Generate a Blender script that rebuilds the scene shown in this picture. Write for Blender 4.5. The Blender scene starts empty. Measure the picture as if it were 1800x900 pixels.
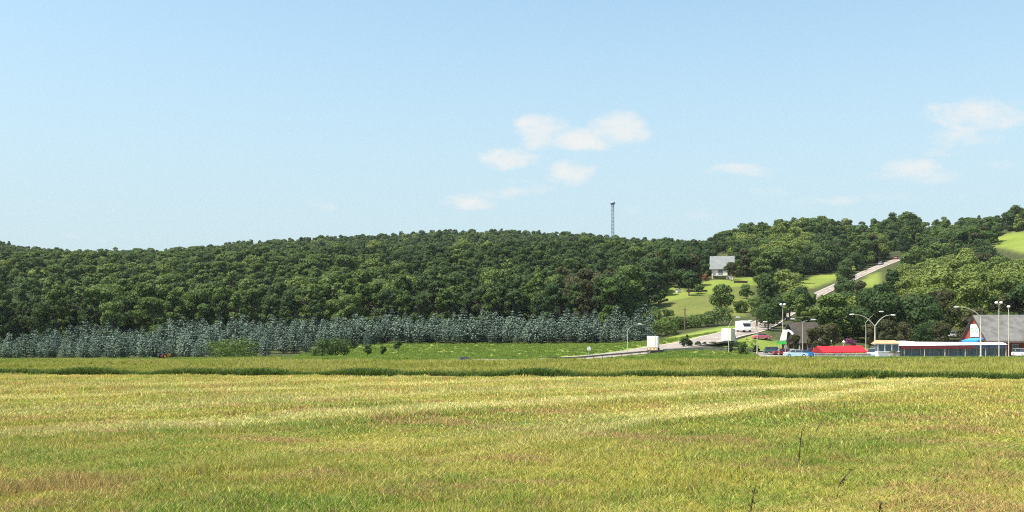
import bpy, math, random
import numpy as np
from mathutils import Vector

R = math.radians
random.seed(7)
rng = np.random.default_rng(7)
S = bpy.context.scene
COL = S.collection

# ------------------------------------------------------------------ camera
F = 1930.0            # focal length in pixels of the 1800 px wide photograph
HZ = 612.0            # row of the true horizon in the photograph
CZ = 3.0              # height of the eye above the hay field
cam_d = bpy.data.cameras.new('camera')
cam = bpy.data.objects.new('camera', cam_d)
COL.objects.link(cam)
cam.location = (0, 0, CZ)
cam.rotation_euler = (R(90), 0, 0)
cam_d.sensor_width = 36
cam_d.lens = 36 * F / 1800
cam_d.shift_y = (HZ - 450) / 1800
cam_d.clip_start = 0.5
cam_d.clip_end = 12000
S.camera = cam

# ------------------------------------------------------------------ light
SUN_EL, SUN_AZ = R(61), R(248)      # azimuth clockwise from +Y (the view direction)
W = bpy.data.worlds.new('World')
S.world = W
W.use_nodes = True
nt = W.node_tree
nt.nodes.clear()


def wn(t, **k):
    n = nt.nodes.new(t)
    for a, b in k.items():
        setattr(n, a, b)
    return n


def wmath(op, a, b=None, c=None, clamp=False):
    n = wn('ShaderNodeMath', operation=op)
    n.use_clamp = clamp
    for i, v in enumerate((a, b, c)):
        if v is None:
            continue
        if isinstance(v, (int, float)):
            n.inputs[i].default_value = v
        else:
            nt.links.new(v, n.inputs[i])
    return n.outputs[0]


out = wn('ShaderNodeOutputWorld')
bg = wn('ShaderNodeBackground')
sky = wn('ShaderNodeTexSky', sky_type='NISHITA')
sky.sun_disc = False
sky.sun_elevation = SUN_EL
sky.sun_rotation = SUN_AZ
sky.altitude = 0
sky.air_density = 1.0
sky.dust_density = 2.5
sky.ozone_density = 0.25
bg.inputs['Strength'].default_value = 0.125
tc = wn('ShaderNodeTexCoord')
sep = wn('ShaderNodeSeparateXYZ')
nt.links.new(tc.outputs['Generated'], sep.inputs[0])
dx, dy, dz = sep.outputs
yy = wmath('MAXIMUM', dy, 0.02)
U = wmath('DIVIDE', dx, yy)
V = wmath('DIVIDE', dz, yy)
# fair-weather clouds: soft flat-bottomed banks at fixed compass directions
comb = wn('ShaderNodeCombineXYZ')
nt.links.new(wmath('MULTIPLY', U, 1.0), comb.inputs[0])
nt.links.new(wmath('MULTIPLY', V, 2.0), comb.inputs[1])
n1 = wn('ShaderNodeTexNoise')
n1.inputs['Scale'].default_value = 38
n1.inputs['Detail'].default_value = 7
n1.inputs['Roughness'].default_value = 0.62
n1.inputs['Distortion'].default_value = 0.3
nt.links.new(comb.outputs[0], n1.inputs['Vector'])
wob = wn('ShaderNodeTexNoise')
wob.inputs['Scale'].default_value = 22
wob.inputs['Detail'].default_value = 3
nt.links.new(comb.outputs[0], wob.inputs['Vector'])
wobs = wn('ShaderNodeSeparateXYZ')
nt.links.new(wob.outputs['Color'], wobs.inputs[0])
Uw = wmath('ADD', U, wmath('MULTIPLY', wmath('SUBTRACT', wobs.outputs[0], 0.5), 0.030))
Vw = wmath('ADD', V, wmath('MULTIPLY', wmath('SUBTRACT', wobs.outputs[1], 0.5), 0.018))
CLOUDS = [(958, 234, 70, 37, 1.0), (1022, 246, 94, 25, 1.1), (1088, 226, 66, 40, 1.1), (932, 216, 38, 22, .95),
          (896, 279, 80, 26, .95), (996, 304, 56, 28, .95), (822, 355, 60, 20, .82), (905, 338, 110, 15, .62),
          (905, 318, 40, 12, .45), (560, 362, 40, 16, .45), (1308, 302, 85, 18, .75), (1722, 200, 125, 46, .82),
          (1695, 238, 90, 24, .8), (1660, 266, 55, 14, .52), (1598, 292, 75, 20, .82), (1610, 306, 110, 20, .7),
          (1455, 354, 80, 16, .5), (1352, 338, 60, 14, .42), (1755, 290, 36, 12, .5), (1225, 380, 70, 16, .42),
          (1560, 350, 70, 12, .35), (150, 415, 160, 12, .3), (1115, 365, 30, 14, .35), (1660, 345, 80, 14, .3)]
acc = None
for (px, py, a, b, amp) in CLOUDS:
    du = wmath('MULTIPLY', wmath('SUBTRACT', Uw, (px - 900) / F), F / a)
    dv = wmath('MULTIPLY', wmath('SUBTRACT', Vw, (HZ - py) / F), F / b)
    dd = wmath('ADD', wmath('MULTIPLY', du, du), wmath('MULTIPLY', dv, dv))
    m = wmath('MULTIPLY', wmath('SUBTRACT', 1.0, dd, clamp=True), amp)
    acc = m if acc is None else wmath('MAXIMUM', acc, m)
dens = wmath('SUBTRACT', wmath('ADD', acc, wmath('MULTIPLY', wmath('SUBTRACT', n1.outputs['Fac'], 0.5), 1.7)), 0.12)
mr = wn('ShaderNodeMapRange', interpolation_type='SMOOTHSTEP')
nt.links.new(dens, mr.inputs[0])
mr.inputs[1].default_value = 0.0
mr.inputs[2].default_value = 1.15
mask = wmath('MULTIPLY', mr.outputs[0], wmath('MULTIPLY', wmath('GREATER_THAN', dy, 0.05), wmath('MINIMUM', wmath('MULTIPLY', acc, 1.8), 0.86)))
CLOUD_COL = wn('ShaderNodeRGB')
CLOUD_COL.outputs[0].default_value = (3.95, 3.92, 3.80, 1)
# summer haze makes the lower sky milky
hzm = wn('ShaderNodeMix', data_type='RGBA')
hf = wn('ShaderNodeMapRange', interpolation_type='SMOOTHSTEP')
nt.links.new(dz, hf.inputs[0])
hf.inputs[1].default_value = 0.38
hf.inputs[2].default_value = 0.02
hf.inputs[3].default_value = 0.0
hf.inputs[4].default_value = 0.85
nt.links.new(hf.outputs[0], hzm.inputs[0])
skt = wn('ShaderNodeMix', data_type='RGBA', blend_type='MULTIPLY')
skt.inputs[0].default_value = 1.0
skt.inputs[7].default_value = (0.98, 1.115, 1.03, 1)
nt.links.new(sky.outputs[0], skt.inputs[6])
nt.links.new(skt.outputs[2], hzm.inputs[6])
hzm.inputs[7].default_value = (2.55, 3.17, 3.58, 1)
mixc = wn('ShaderNodeMix', data_type='RGBA')
nt.links.new(mask, mixc.inputs[0])
nt.links.new(hzm.outputs[2], mixc.inputs[6])
nt.links.new(CLOUD_COL.outputs[0], mixc.inputs[7])
nt.links.new(mixc.outputs[2], bg.inputs['Color'])
nt.links.new(bg.outputs[0], out.inputs['Surface'])

sun_d = bpy.data.lights.new('sun', 'SUN')
sun_d.energy = 5.0
sun_d.angle = R(0.53)
sun_d.color = (1.0, 0.95, 0.86)
sun = bpy.data.objects.new('sun', sun_d)
COL.objects.link(sun)
sdir = Vector((math.sin(SUN_AZ) * math.cos(SUN_EL), math.cos(SUN_AZ) * math.cos(SUN_EL), math.sin(SUN_EL)))
sun.rotation_euler = sdir.to_track_quat('Z', 'Y').to_euler()
sun.location = (0, 0, 200)

S.render.engine = 'CYCLES'
S.view_settings.view_transform = 'Standard'
S.view_settings.look = 'None'
S.view_settings.gamma = 1
S.view_settings.exposure = 0.88
S.cycles.max_bounces = 6
S.cycles.diffuse_bounces = 3
S.cycles.transparent_max_bounces = 6
S.cycles.use_denoising = False
S.cycles.pixel_filter_type = 'BLACKMAN_HARRIS'
S.cycles.filter_width = 1.1


# ------------------------------------------------------------------ helpers
def P(px, py, Y):
    """the point of the world that stands at distance Y in direction (px, py)"""
    return Vector(((px - 900) / F * Y, Y, CZ + (HZ - py) / F * Y))


def X(px, Y):
    return (px - 900) / F * Y


def tag(o, label=None, cat=None, group=None, kind=None):
    if label:
        o['label'] = label
    if cat:
        o['category'] = cat
    if group:
        o['group'] = group
    if kind:
        o['kind'] = kind
    return o


def empty(name, loc, rz=0, label=None, cat=None, group=None):
    o = bpy.data.objects.new(name, None)
    COL.objects.link(o)
    o.empty_display_size = 0.5
    o.location = loc
    o.rotation_euler = (0, 0, rz)
    return tag(o, label, cat, group)


def from_arrays(name, verts, quads, mats=(), parent=None, attrs=None, link=True, smooth=False):
    """fast mesh from numpy arrays; quads is (n,4) or (n,3)"""
    me = bpy.data.meshes.new(name)
    nv, nf, k = len(verts), len(quads), quads.shape[1]
    me.vertices.add(nv)
    me.vertices.foreach_set('co', np.asarray(verts, np.float32).ravel())
    me.loops.add(nf * k)
    me.loops.foreach_set('vertex_index', np.asarray(quads, np.int32).ravel())
    me.polygons.add(nf)
    me.polygons.foreach_set('loop_start', np.arange(0, nf * k, k, dtype=np.int32))
    me.polygons.foreach_set('loop_total', np.full(nf, k, np.int32))
    if smooth:
        me.polygons.foreach_set('use_smooth', np.ones(nf, bool))
    for an, (dom, typ, arr) in (attrs or {}).items():
        a = me.attributes.new(an, typ, dom)
        a.data.foreach_set({'FLOAT': 'value', 'FLOAT_VECTOR': 'vector', 'FLOAT_COLOR': 'color', 'INT': 'value'}[typ],
                           np.asarray(arr).ravel())
    me.update(calc_edges=True)
    for m in (mats if isinstance(mats, (list, tuple)) else [mats]):
        me.materials.append(m)
    o = bpy.data.objects.new(name, me)
    if link:
        COL.objects.link(o)
    if parent:
        o.parent = parent
    return o


class MB:
    """collects shapes and links them as ONE mesh object"""

    def __init__(s):
        s.v, s.f, s.m, s.mi = [], [], [], 0

    def add(s, vs, fs):
        b = len(s.v)
        s.v += [tuple(v) for v in vs]
        for f in fs:
            s.f.append([b + i for i in f])
            s.m.append(s.mi)
        return s

    def box(s, c, d, rz=0, taper=1.0, tilt=None):
        hx, hy, hz = d[0] / 2, d[1] / 2, d[2] / 2
        vs = []
        for z in (-1, 1):
            k = taper if z > 0 else 1
            for x, y in ((-1, -1), (1, -1), (1, 1), (-1, 1)):
                X_, Y_ = x * hx * k, y * hy * k
                vs.append((c[0] + X_ * math.cos(rz) - Y_ * math.sin(rz), c[1] + X_ * math.sin(rz) + Y_ * math.cos(rz), c[2] + z * hz))
        return s.add(vs, [(3, 2, 1, 0), (4, 5, 6, 7), (0, 1, 5, 4), (1, 2, 6, 5), (2, 3, 7, 6), (3, 0, 4, 7)])

    def tube(s, pts, rad, n=8, cap=True):
        pts = [Vector(p) for p in pts]
        if isinstance(rad, (int, float)):
            rad = [rad] * len(pts)
        b = len(s.v)
        up = None
        for i, p in enumerate(pts):
            d = (pts[min(i + 1, len(pts) - 1)] - pts[max(i - 1, 0)]).normalized()
            if up is None:
                up = d.orthogonal().normalized()
            a = (up - d * up.dot(d)).normalized()
            up = a
            c = d.cross(a)
            for k in range(n):
                t = 2 * math.pi * k / n
                s.v.append(tuple(p + (a * math.cos(t) + c * math.sin(t)) * rad[i]))
        for i in range(len(pts) - 1):
            for k in range(n):
                k2 = (k + 1) % n
                s.f.append([b + i * n + k, b + i * n + k2, b + (i + 1) * n + k2, b + (i + 1) * n + k])
                s.m.append(s.mi)
        if cap:
            s.f.append([b + k for k in range(n)][::-1])
            s.m.append(s.mi)
            e = b + (len(pts) - 1) * n
            s.f.append([e + k for k in range(n)])
            s.m.append(s.mi)
        return s

    def prism(s, poly, axis, a, b):
        """polygon in the two other axes, extruded along axis from a to b"""
        n = len(poly)

        def mk(p, t):
            if axis == 'x':
                return (t, p[0], p[1])
            if axis == 'y':
                return (p[0], t, p[1])
            return (p[0], p[1], t)
        vs = [mk(p, a) for p in poly] + [mk(p, b) for p in poly]
        return s.add(vs, [list(range(n))[::-1], list(range(n, 2 * n))] + [(i, (i + 1) % n, n + (i + 1) % n, n + i) for i in range(n)])

    def ball(s, c, r, n=8, m=6):
        r = (r, r, r) if isinstance(r, (int, float)) else r
        vs = [(c[0], c[1], c[2] + r[2])]
        for i in range(1, m):
            t = math.pi * i / m
            for k in range(n):
                p = 2 * math.pi * k / n
                vs.append((c[0] + r[0] * math.sin(t) * math.cos(p), c[1] + r[1] * math.sin(t) * math.sin(p), c[2] + r[2] * math.cos(t)))
        vs.append((c[0], c[1], c[2] - r[2]))
        fs = [(0, 1 + k, 1 + (k + 1) % n) for k in range(n)]
        for i in range(m - 2):
            for k in range(n):
                a_, b_ = 1 + i * n + k, 1 + i * n + (k + 1) % n
                fs.append((a_, a_ + n, b_ + n, b_))
        l = len(vs) - 1
        fs += [(l, l - n + (k + 1) % n, l - n + k) for k in range(n)]
        return s.add(vs, fs)

    def build(s, name, mats, parent=None, bevel=0, smooth=False):
        me = bpy.data.meshes.new(name)
        me.from_pydata(s.v, [], s.f)
        for m in (mats if isinstance(mats, (list, tuple)) else [mats]):
            me.materials.append(m)
        me.polygons.foreach_set('material_index', s.m)
        if smooth:
            me.polygons.foreach_set('use_smooth', [True] * len(s.f))
        me.update()
        o = bpy.data.objects.new(name, me)
        COL.objects.link(o)
        if parent:
            o.parent = parent
        if bevel:
            b = o.modifiers.new('bevel', 'BEVEL')
            b.width = bevel
            b.segments = 2
            b.limit_method = 'ANGLE'
        return o


# ------------------------------------------------------------------ materials
def mat_new(name):
    m = bpy.data.materials.new(name)
    m.use_nodes = True
    t = m.node_tree
    t.nodes.clear()
    o = t.nodes.new('ShaderNodeOutputMaterial')
    b = t.nodes.new('ShaderNodeBsdfPrincipled')
    t.links.new(b.outputs[0], o.inputs[0])
    return m, t, b, o


def nd(t, typ, **k):
    n = t.nodes.new(typ)
    for a, b in k.items():
        setattr(n, a, b)
    return n


def rgba(c):
    return (c[0], c[1], c[2], 1)


def mixrgb(t, fac, a, b, blend='MIX'):
    n = nd(t, 'ShaderNodeMix', data_type='RGBA', blend_type=blend)
    for i, v in ((0, fac), (6, a), (7, b)):
        if isinstance(v, (int, float)):
            n.inputs[i].default_value = v
        elif isinstance(v, tuple):
            n.inputs[i].default_value = rgba(v)
        else:
            t.links.new(v, n.inputs[i])
    return n.outputs[2]


def mth(t, op, a, b=None, clamp=False):
    n = nd(t, 'ShaderNodeMath', operation=op)
    n.use_clamp = clamp
    for i, v in enumerate((a, b)):
        if v is None:
            continue
        if isinstance(v, (int, float)):
            n.inputs[i].default_value = v
        else:
            t.links.new(v, n.inputs[i])
    return n.outputs[0]


def noise(t, scale, detail=4, rough=0.55, vec=None, dist=0):
    n = nd(t, 'ShaderNodeTexNoise')
    n.inputs['Scale'].default_value = scale
    n.inputs['Detail'].default_value = detail
    n.inputs['Roughness'].default_value = rough
    n.inputs['Distortion'].default_value = dist
    if vec is not None:
        t.links.new(vec, n.inputs['Vector'])
    return n.outputs['Fac']


def ramp01(t, v, lo, hi):
    n = nd(t, 'ShaderNodeMapRange', interpolation_type='SMOOTHSTEP')
    t.links.new(v, n.inputs[0])
    n.inputs[1].default_value = lo
    n.inputs[2].default_value = hi
    return n.outputs[0]


def simple(name, c, rough=0.6, metal=0.0, var=0.12, scale=3.0, spec=0.4, bump=0.0):
    """a painted / mineral surface with procedural dirt and wear"""
    m, t, b, o = mat_new(name)
    tcn = nd(t, 'ShaderNodeTexCoord')
    f = noise(t, scale, 5, 0.6, tcn.outputs['Object'])
    lo = tuple(x * (1 - 2 * var) for x in c)
    hi = tuple(min(1, x * (1 + var)) for x in c)
    t.links.new(mixrgb(t, ramp01(t, f, 0.3, 0.7), lo, hi), b.inputs['Base Color'])
    b.inputs['Roughness'].default_value = rough
    b.inputs['Metallic'].default_value = metal
    b.inputs['Specular IOR Level'].default_value = spec
    if bump:
        bp = nd(t, 'ShaderNodeBump')
        bp.inputs['Strength'].default_value = bump
        t.links.new(noise(t, scale * 6, 4, 0.6, tcn.outputs['Object']), bp.inputs['Height'])
        t.links.new(bp.outputs[0], b.inputs['Normal'])
    return m


def leaf_mat(name, dark, mid, light, transl=0.34):
    """foliage: leaf-to-leaf and tree-to-tree colour differences, some light through the leaves"""
    m, t, b, o = mat_new(name)
    at = nd(t, 'ShaderNodeAttribute', attribute_name='tint')
    oi = nd(t, 'ShaderNodeObjectInfo')
    gp = nd(t, 'ShaderNodeNewGeometry')
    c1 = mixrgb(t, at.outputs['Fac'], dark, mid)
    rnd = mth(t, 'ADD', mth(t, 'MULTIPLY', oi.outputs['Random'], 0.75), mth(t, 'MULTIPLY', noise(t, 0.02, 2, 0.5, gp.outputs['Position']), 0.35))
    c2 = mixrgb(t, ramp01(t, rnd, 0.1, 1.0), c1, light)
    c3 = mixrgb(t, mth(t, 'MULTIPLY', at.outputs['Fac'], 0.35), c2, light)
    t.links.new(c3, b.inputs['Base Color'])
    b.inputs['Roughness'].default_value = 0.7
    b.inputs['Specular IOR Level'].default_value = 0.25
    tr = nd(t, 'ShaderNodeBsdfTranslucent')
    t.links.new(mixrgb(t, 0.5, c3, (0.12, 0.16, 0.02)), tr.inputs['Color'])
    mx = nd(t, 'ShaderNodeMixShader')
    mx.inputs[0].default_value = transl
    t.links.new(b.outputs[0], mx.inputs[1])
    t.links.new(tr.outputs[0], mx.inputs[2])
    t.links.new(mx.outputs[0], o.inputs[0])
    return m


def field_colour(t, pos):
    """colour of the mown hay field as a function of the place: windrows, brown and green patches"""
    sp = nd(t, 'ShaderNodeSeparateXYZ')
    t.links.new(pos, sp.inputs[0])
    # flatten to 2D so that blade tops share the ground's colour
    cb = nd(t, 'ShaderNodeCombineXYZ')
    t.links.new(sp.outputs[0], cb.inputs[0])
    t.links.new(sp.outputs[1], cb.inputs[1])
    v = cb.outputs[0]
    # s across the windrows, l along them
    s = mth(t, 'SUBTRACT', mth(t, 'MULTIPLY', sp.outputs[0], 0.771), mth(t, 'MULTIPLY', sp.outputs[1], 0.636))
    l = mth(t, 'ADD', mth(t, 'MULTIPLY', sp.outputs[0], 0.636), mth(t, 'MULTIPLY', sp.outputs[1], 0.771))
    wv = noise(t, 0.03, 2, 0.5, v)
    s2 = mth(t, 'ADD', s, mth(t, 'MULTIPLY', mth(t, 'SUBTRACT', wv, 0.5), 4.0))
    # the raked rows one can tell apart: (offset, drift with distance, half width, strength)
    row = None
    for off_, drift, hw, amp_ in ((-36.8, 0.0, 4.2, .72), (-14.2, -0.206, 1.3, .8), (-49.0, 0.0, 4.5, .5), (-64.5, 0.0, 4.0, .55), (-79.0, 0.0, 4.0, .45), (-20.0, -0.12, 2.4, .4), (-2.0, -0.1, 1.4, .3)):
        dd_ = mth(t, 'ABSOLUTE', mth(t, 'SUBTRACT', s2, mth(t, 'ADD', off_, mth(t, 'MULTIPLY', sp.outputs[1], drift))))
        rw_ = mth(t, 'MULTIPLY', mth(t, 'SUBTRACT', 1.0, ramp01(t, dd_, hw * .15, hw)), amp_)
        row = rw_ if row is None else mth(t, 'MAXIMUM', row, rw_)
    st = nd(t, 'ShaderNodeCombineXYZ')
    t.links.new(mth(t, 'MULTIPLY', s, 0.20), st.inputs[0])
    t.links.new(mth(t, 'MULTIPLY', l, 0.035), st.inputs[1])
    streak = noise(t, 1.0, 5, 0.6, st.outputs[0])
    big = noise(t, 0.055, 3, 0.55, v)
    mid = noise(t, 0.35, 4, 0.65, v)
    fine = noise(t, 3.0, 3, 0.7, v)
    patch = mth(t, 'ADD', mth(t, 'MULTIPLY', big, 0.5), mth(t, 'ADD', mth(t, 'MULTIPLY', mid, 0.3), mth(t, 'MULTIPLY', streak, 0.2)))
    green, olive, straw, brown, pale = (0.165, 0.260, 0.030), (0.40, 0.37, 0.062), (0.53, 0.46, 0.15), (0.42, 0.265, 0.12), (0.76, 0.69, 0.32)
    c = mixrgb(t, ramp01(t, patch, 0.42, 0.56), green, olive)
    c = mixrgb(t, mth(t, 'MULTIPLY', ramp01(t, streak, 0.44, 0.72), 0.6), c, straw)
    c = mixrgb(t, mth(t, 'MULTIPLY', ramp01(t, noise(t, 0.16, 4, 0.65, v), 0.505, 0.61), 0.78), c, brown)
    # the field is riper and paler towards its far side
    farm = ramp01(t, sp.outputs[1], 34, 92)
    c = mixrgb(t, mth(t, 'MULTIPLY', farm, 0.40), c, straw)
    c = mixrgb(t, mth(t, 'MULTIPLY', mth(t, 'MULTIPLY', row, ramp01(t, sp.outputs[1], 26, 48)), mth(t, 'ADD', 0.35, mth(t, 'MULTIPLY', streak, 1.0))), c, pale)
    c = mixrgb(t, mth(t, 'MULTIPLY', ramp01(t, fine, 0.45, 0.65), 0.45), c, brown)
    return c


def m_field_ground():
    m, t, b, o = mat_new('hay_stubble_ground')
    g = nd(t, 'ShaderNodeNewGeometry')
    c = field_colour(t, g.outputs['Position'])
    c = mixrgb(t, 0.35, c, (0.20, 0.15, 0.05))
    t.links.new(c, b.inputs['Base Color'])
    b.inputs['Roughness'].default_value = 0.95
    b.inputs['Specular IOR Level'].default_value = 0.1
    bp = nd(t, 'ShaderNodeBump')
    bp.inputs['Strength'].default_value = 0.8
    bp.inputs['Distance'].default_value = 0.08
    t.links.new(noise(t, 6, 5, 0.7, g.outputs['Position']), bp.inputs['Height'])
    t.links.new(bp.outputs[0], b.inputs['Normal'])
    return m


def m_field_blade():
    m, t, b, o = mat_new('hay_blade')
    g = nd(t, 'ShaderNodeNewGeometry')
    at = nd(t, 'ShaderNodeAttribute', attribute_name='tint')
    oi = nd(t, 'ShaderNodeObjectInfo')
    c = field_colour(t, g.outputs['Position'])
    c = mixrgb(t, mth(t, 'MULTIPLY', ramp01(t, at.outputs['Fac'], 0.70, 0.95), 0.6), c, (0.70, 0.60, 0.22))
    c = mixrgb(t, mth(t, 'MULTIPLY', mth(t, 'SUBTRACT', 1.0, ramp01(t, at.outputs['Fac'], 0.0, 0.35)), 0.6), c, (0.075, 0.13, 0.02))
    c = mixrgb(t, mth(t, 'MULTIPLY', ramp01(t, oi.outputs['Random'], 0.72, 0.95), 0.45), c, (0.30, 0.17, 0.06))
    c = mixrgb(t, mth(t, 'MULTIPLY', mth(t, 'SUBTRACT', 1.0, ramp01(t, oi.outputs['Random'], 0.05, 0.25)), 0.5), c, (0.13, 0.27, 0.02))
    t.links.new(c, b.inputs['Base Color'])
    b.inputs['Roughness'].default_value = 0.7
    b.inputs['Specular IOR Level'].default_value = 0.2
    tr = nd(t, 'ShaderNodeBsdfTranslucent')
    t.links.new(c, tr.inputs['Color'])
    mx = nd(t, 'ShaderNodeMixShader')
    mx.inputs[0].default_value = 0.3
    t.links.new(b.outputs[0], mx.inputs[1])
    t.links.new(tr.outputs[0], mx.inputs[2])
    t.links.new(mx.outputs[0], o.inputs[0])
    return m


def m_hillside():
    """land beyond the field: meadow, mown lawns and forest floor, laid out by the cover attribute"""
    m, t, b, o = mat_new('hillside_ground')
    g = nd(t, 'ShaderNodeNewGeometry')
    at = nd(t, 'ShaderNodeAttribute', attribute_name='cover')
    sp = nd(t, 'ShaderNodeSeparateColor')
    t.links.new(at.outputs['Color'], sp.inputs[0])
    pos = g.outputs['Position']
    n1_, n2_, n3_ = noise(t, 0.05, 5, 0.65, pos), noise(t, 0.5, 5, 0.7, pos), noise(t, 0.014, 3, 0.5, pos)
    meadow = mixrgb(t, ramp01(t, n1_, 0.35, 0.65), (0.10, 0.17, 0.028), (0.21, 0.24, 0.05))
    meadow = mixrgb(t, mth(t, 'MULTIPLY', ramp01(t, n2_, 0.4, 0.75), 0.5), meadow, (0.24, 0.20, 0.06))
    lawn = mixrgb(t, ramp01(t, n1_, 0.3, 0.7), (0.125, 0.175, 0.028), (0.175, 0.21, 0.042))
    lawn = mixrgb(t, mth(t, 'MULTIPLY', ramp01(t, n2_, 0.45, 0.8), 0.4), lawn, (0.30, 0.25, 0.08))
    dull = mixrgb(t, ramp01(t, n1_, 0.3, 0.7), (0.090, 0.110, 0.026), (0.125, 0.135, 0.036))
    dull = mixrgb(t, mth(t, 'MULTIPLY', ramp01(t, n2_, 0.45, 0.8), 0.4), dull, (0.23, 0.19, 0.08))
    floor = mixrgb(t, ramp01(t, n2_, 0.3, 0.7), (0.03, 0.04, 0.015), (0.07, 0.075, 0.03))
    c = mixrgb(t, sp.outputs[1], floor, meadow)
    c = mixrgb(t, sp.outputs[0], c, lawn)
    c = mixrgb(t, sp.outputs[2], c, dull)
    t.links.new(c, b.inputs['Base Color'])
    b.inputs['Roughness'].default_value = 0.95
    b.inputs['Specular IOR Level'].default_value = 0.1
    bp = nd(t, 'ShaderNodeBump')
    bp.inputs['Strength'].default_value = 0.9
    bp.inputs['Distance'].default_value = 0.4
    t.links.new(noise(t, 1.2, 5, 0.7, pos), bp.inputs['Height'])
    t.links.new(bp.outputs[0], b.inputs['Normal'])
    return m


def grass_mat(name, base, tip, alt, transl=0.3):
    m, t, b, o = mat_new(name)
    g = nd(t, 'ShaderNodeNewGeometry')
    at = nd(t, 'ShaderNodeAttribute', attribute_name='tint')
    up = nd(t, 'ShaderNodeAttribute', attribute_name='up')
    oi = nd(t, 'ShaderNodeObjectInfo')
    c = mixrgb(t, ramp01(t, up.outputs['Fac'], 0.3, 0.95), base, tip)
    c = mixrgb(t, ramp01(t, noise(t, 0.09, 4, 0.6, g.outputs['Position']), 0.4, 0.65), c, alt)
    c = mixrgb(t, mth(t, 'MULTIPLY', ramp01(t, oi.outputs['Random'], 0.4, 1.0), 0.5), c, tip)
    c = mixrgb(t, mth(t, 'MULTIPLY', at.outputs['Fac'], 0.4), c, base)
    t.links.new(c, b.inputs['Base Color'])
    b.inputs['Roughness'].default_value = 0.75
    b.inputs['Specular IOR Level'].default_value = 0.2
    tr = nd(t, 'ShaderNodeBsdfTranslucent')
    t.links.new(c, tr.inputs['Color'])
    mx = nd(t, 'ShaderNodeMixShader')
    mx.inputs[0].default_value = transl
    t.links.new(b.outputs[0], mx.inputs[1])
    t.links.new(tr.outputs[0], mx.inputs[2])
    t.links.new(mx.outputs[0], o.inputs[0])
    return m


M = {}
M['field'] = m_field_ground()
M['blade'] = m_field_blade()
M['hill'] = m_hillside()
M['bark'] = simple('bark', (0.13, 0.095, 0.065), 0.9, var=.3, scale=4, bump=.5)
M['leaf_dark'] = leaf_mat('leaf_dark_green', (0.020, 0.046, 0.015), (0.040, 0.078, 0.022), (0.062, 0.104, 0.031))
M['leaf_mid'] = leaf_mat('leaf_mid_green', (0.040, 0.076, 0.017), (0.076, 0.130, 0.027), (0.108, 0.158, 0.037))
M['leaf_lime'] = leaf_mat('leaf_yellow_green', (0.070, 0.108, 0.020), (0.125, 0.172, 0.034), (0.170, 0.210, 0.048), 0.3)
M['leaf_olive'] = leaf_mat('leaf_olive_brown', (0.034, 0.040, 0.015), (0.053, 0.057, 0.022), (0.078, 0.076, 0.030))
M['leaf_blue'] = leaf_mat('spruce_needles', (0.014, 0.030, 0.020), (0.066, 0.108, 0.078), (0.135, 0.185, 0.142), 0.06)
M['leaf_hedge'] = leaf_mat('hedge_leaf', (0.012, 0.024, 0.010), (0.024, 0.040, 0.014), (0.035, 0.055, 0.018), 0.1)
M['leaf_rust'] = leaf_mat('leaf_rust', (0.16, 0.06, 0.03), (0.26, 0.11, 0.05), (0.32, 0.16, 0.08))
M['leaf_purple'] = leaf_mat('leaf_purple', (0.07, 0.015, 0.05), (0.14, 0.03, 0.10), (0.20, 0.05, 0.14))
M['grass_tall'] = grass_mat('tall_grass', (0.16, 0.19, 0.028), (0.46, 0.41, 0.11), (0.27, 0.29, 0.045))
M['grass_dark'] = grass_mat('dark_verge_weed', (0.030, 0.065, 0.012), (0.12, 0.17, 0.03), (0.065, 0.115, 0.02), 0.2)
M['grass_meadow'] = grass_mat('meadow_grass', (0.10, 0.165, 0.026), (0.23, 0.28, 0.05), (0.135, 0.215, 0.032))
M['stalk'] = grass_mat('dry_stalk', (0.07, 0.06, 0.02), (0.14, 0.11, 0.04), (0.12, 0.11, 0.04), 0.1)


# ------------------------------------------------------------------ the lie of the land
def edge_y(x):
    return 113.5 - 0.19 * x


CTRL = []


def cp(px, py, Y):
    p = P(px, py, Y)
    CTRL.append((p.x, p.y, p.z))


def cz(px, Y, z):
    CTRL.append((X(px, Y), Y, z))


for px in (-900, -300, 100, 500, 900, 1300, 1700, 2100, 2700):
    cz(px, 112, 0.0)
    cz(px, 150, 0.75)
for px in (-900, -300, 0, 250, 450):
    cp(px, 632, 225)
    cp(px, 612, 300)
    cp(px, 584, 400)
for px, py in ((620, 629), (760, 629), (900, 630)):
    cp(px, py, 200)
for px in (620, 750, 900, 1050, 1140):
    cp(px, 604, 305)
    cp(px, 572, 390)
for px, py in ((-900, 470), (-300, 470), (0, 474), (200, 482), (400, 480), (600, 474), (800, 466), (1000, 458), (1120, 458), (1230, 462)):
    cp(px, py, 700)
    if px < 1200:
        cp(px, py + 9, 800)
for px, py in ((-900, 430), (-300, 432), (0, 442), (75, 452), (150, 459), (300, 455), (450, 442), (600, 434), (750, 427), (900, 424), (1050, 432), (1150, 442), (1230, 452), (1290, 460), (1400, 462), (1800, 450), (2500, 440)):
    cp(px, py, 1100)
for px in (-900, 0, 600, 1200, 1800, 2700):
    cp(px, 520, 1700)
    cp(px, 590, 3400)
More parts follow.
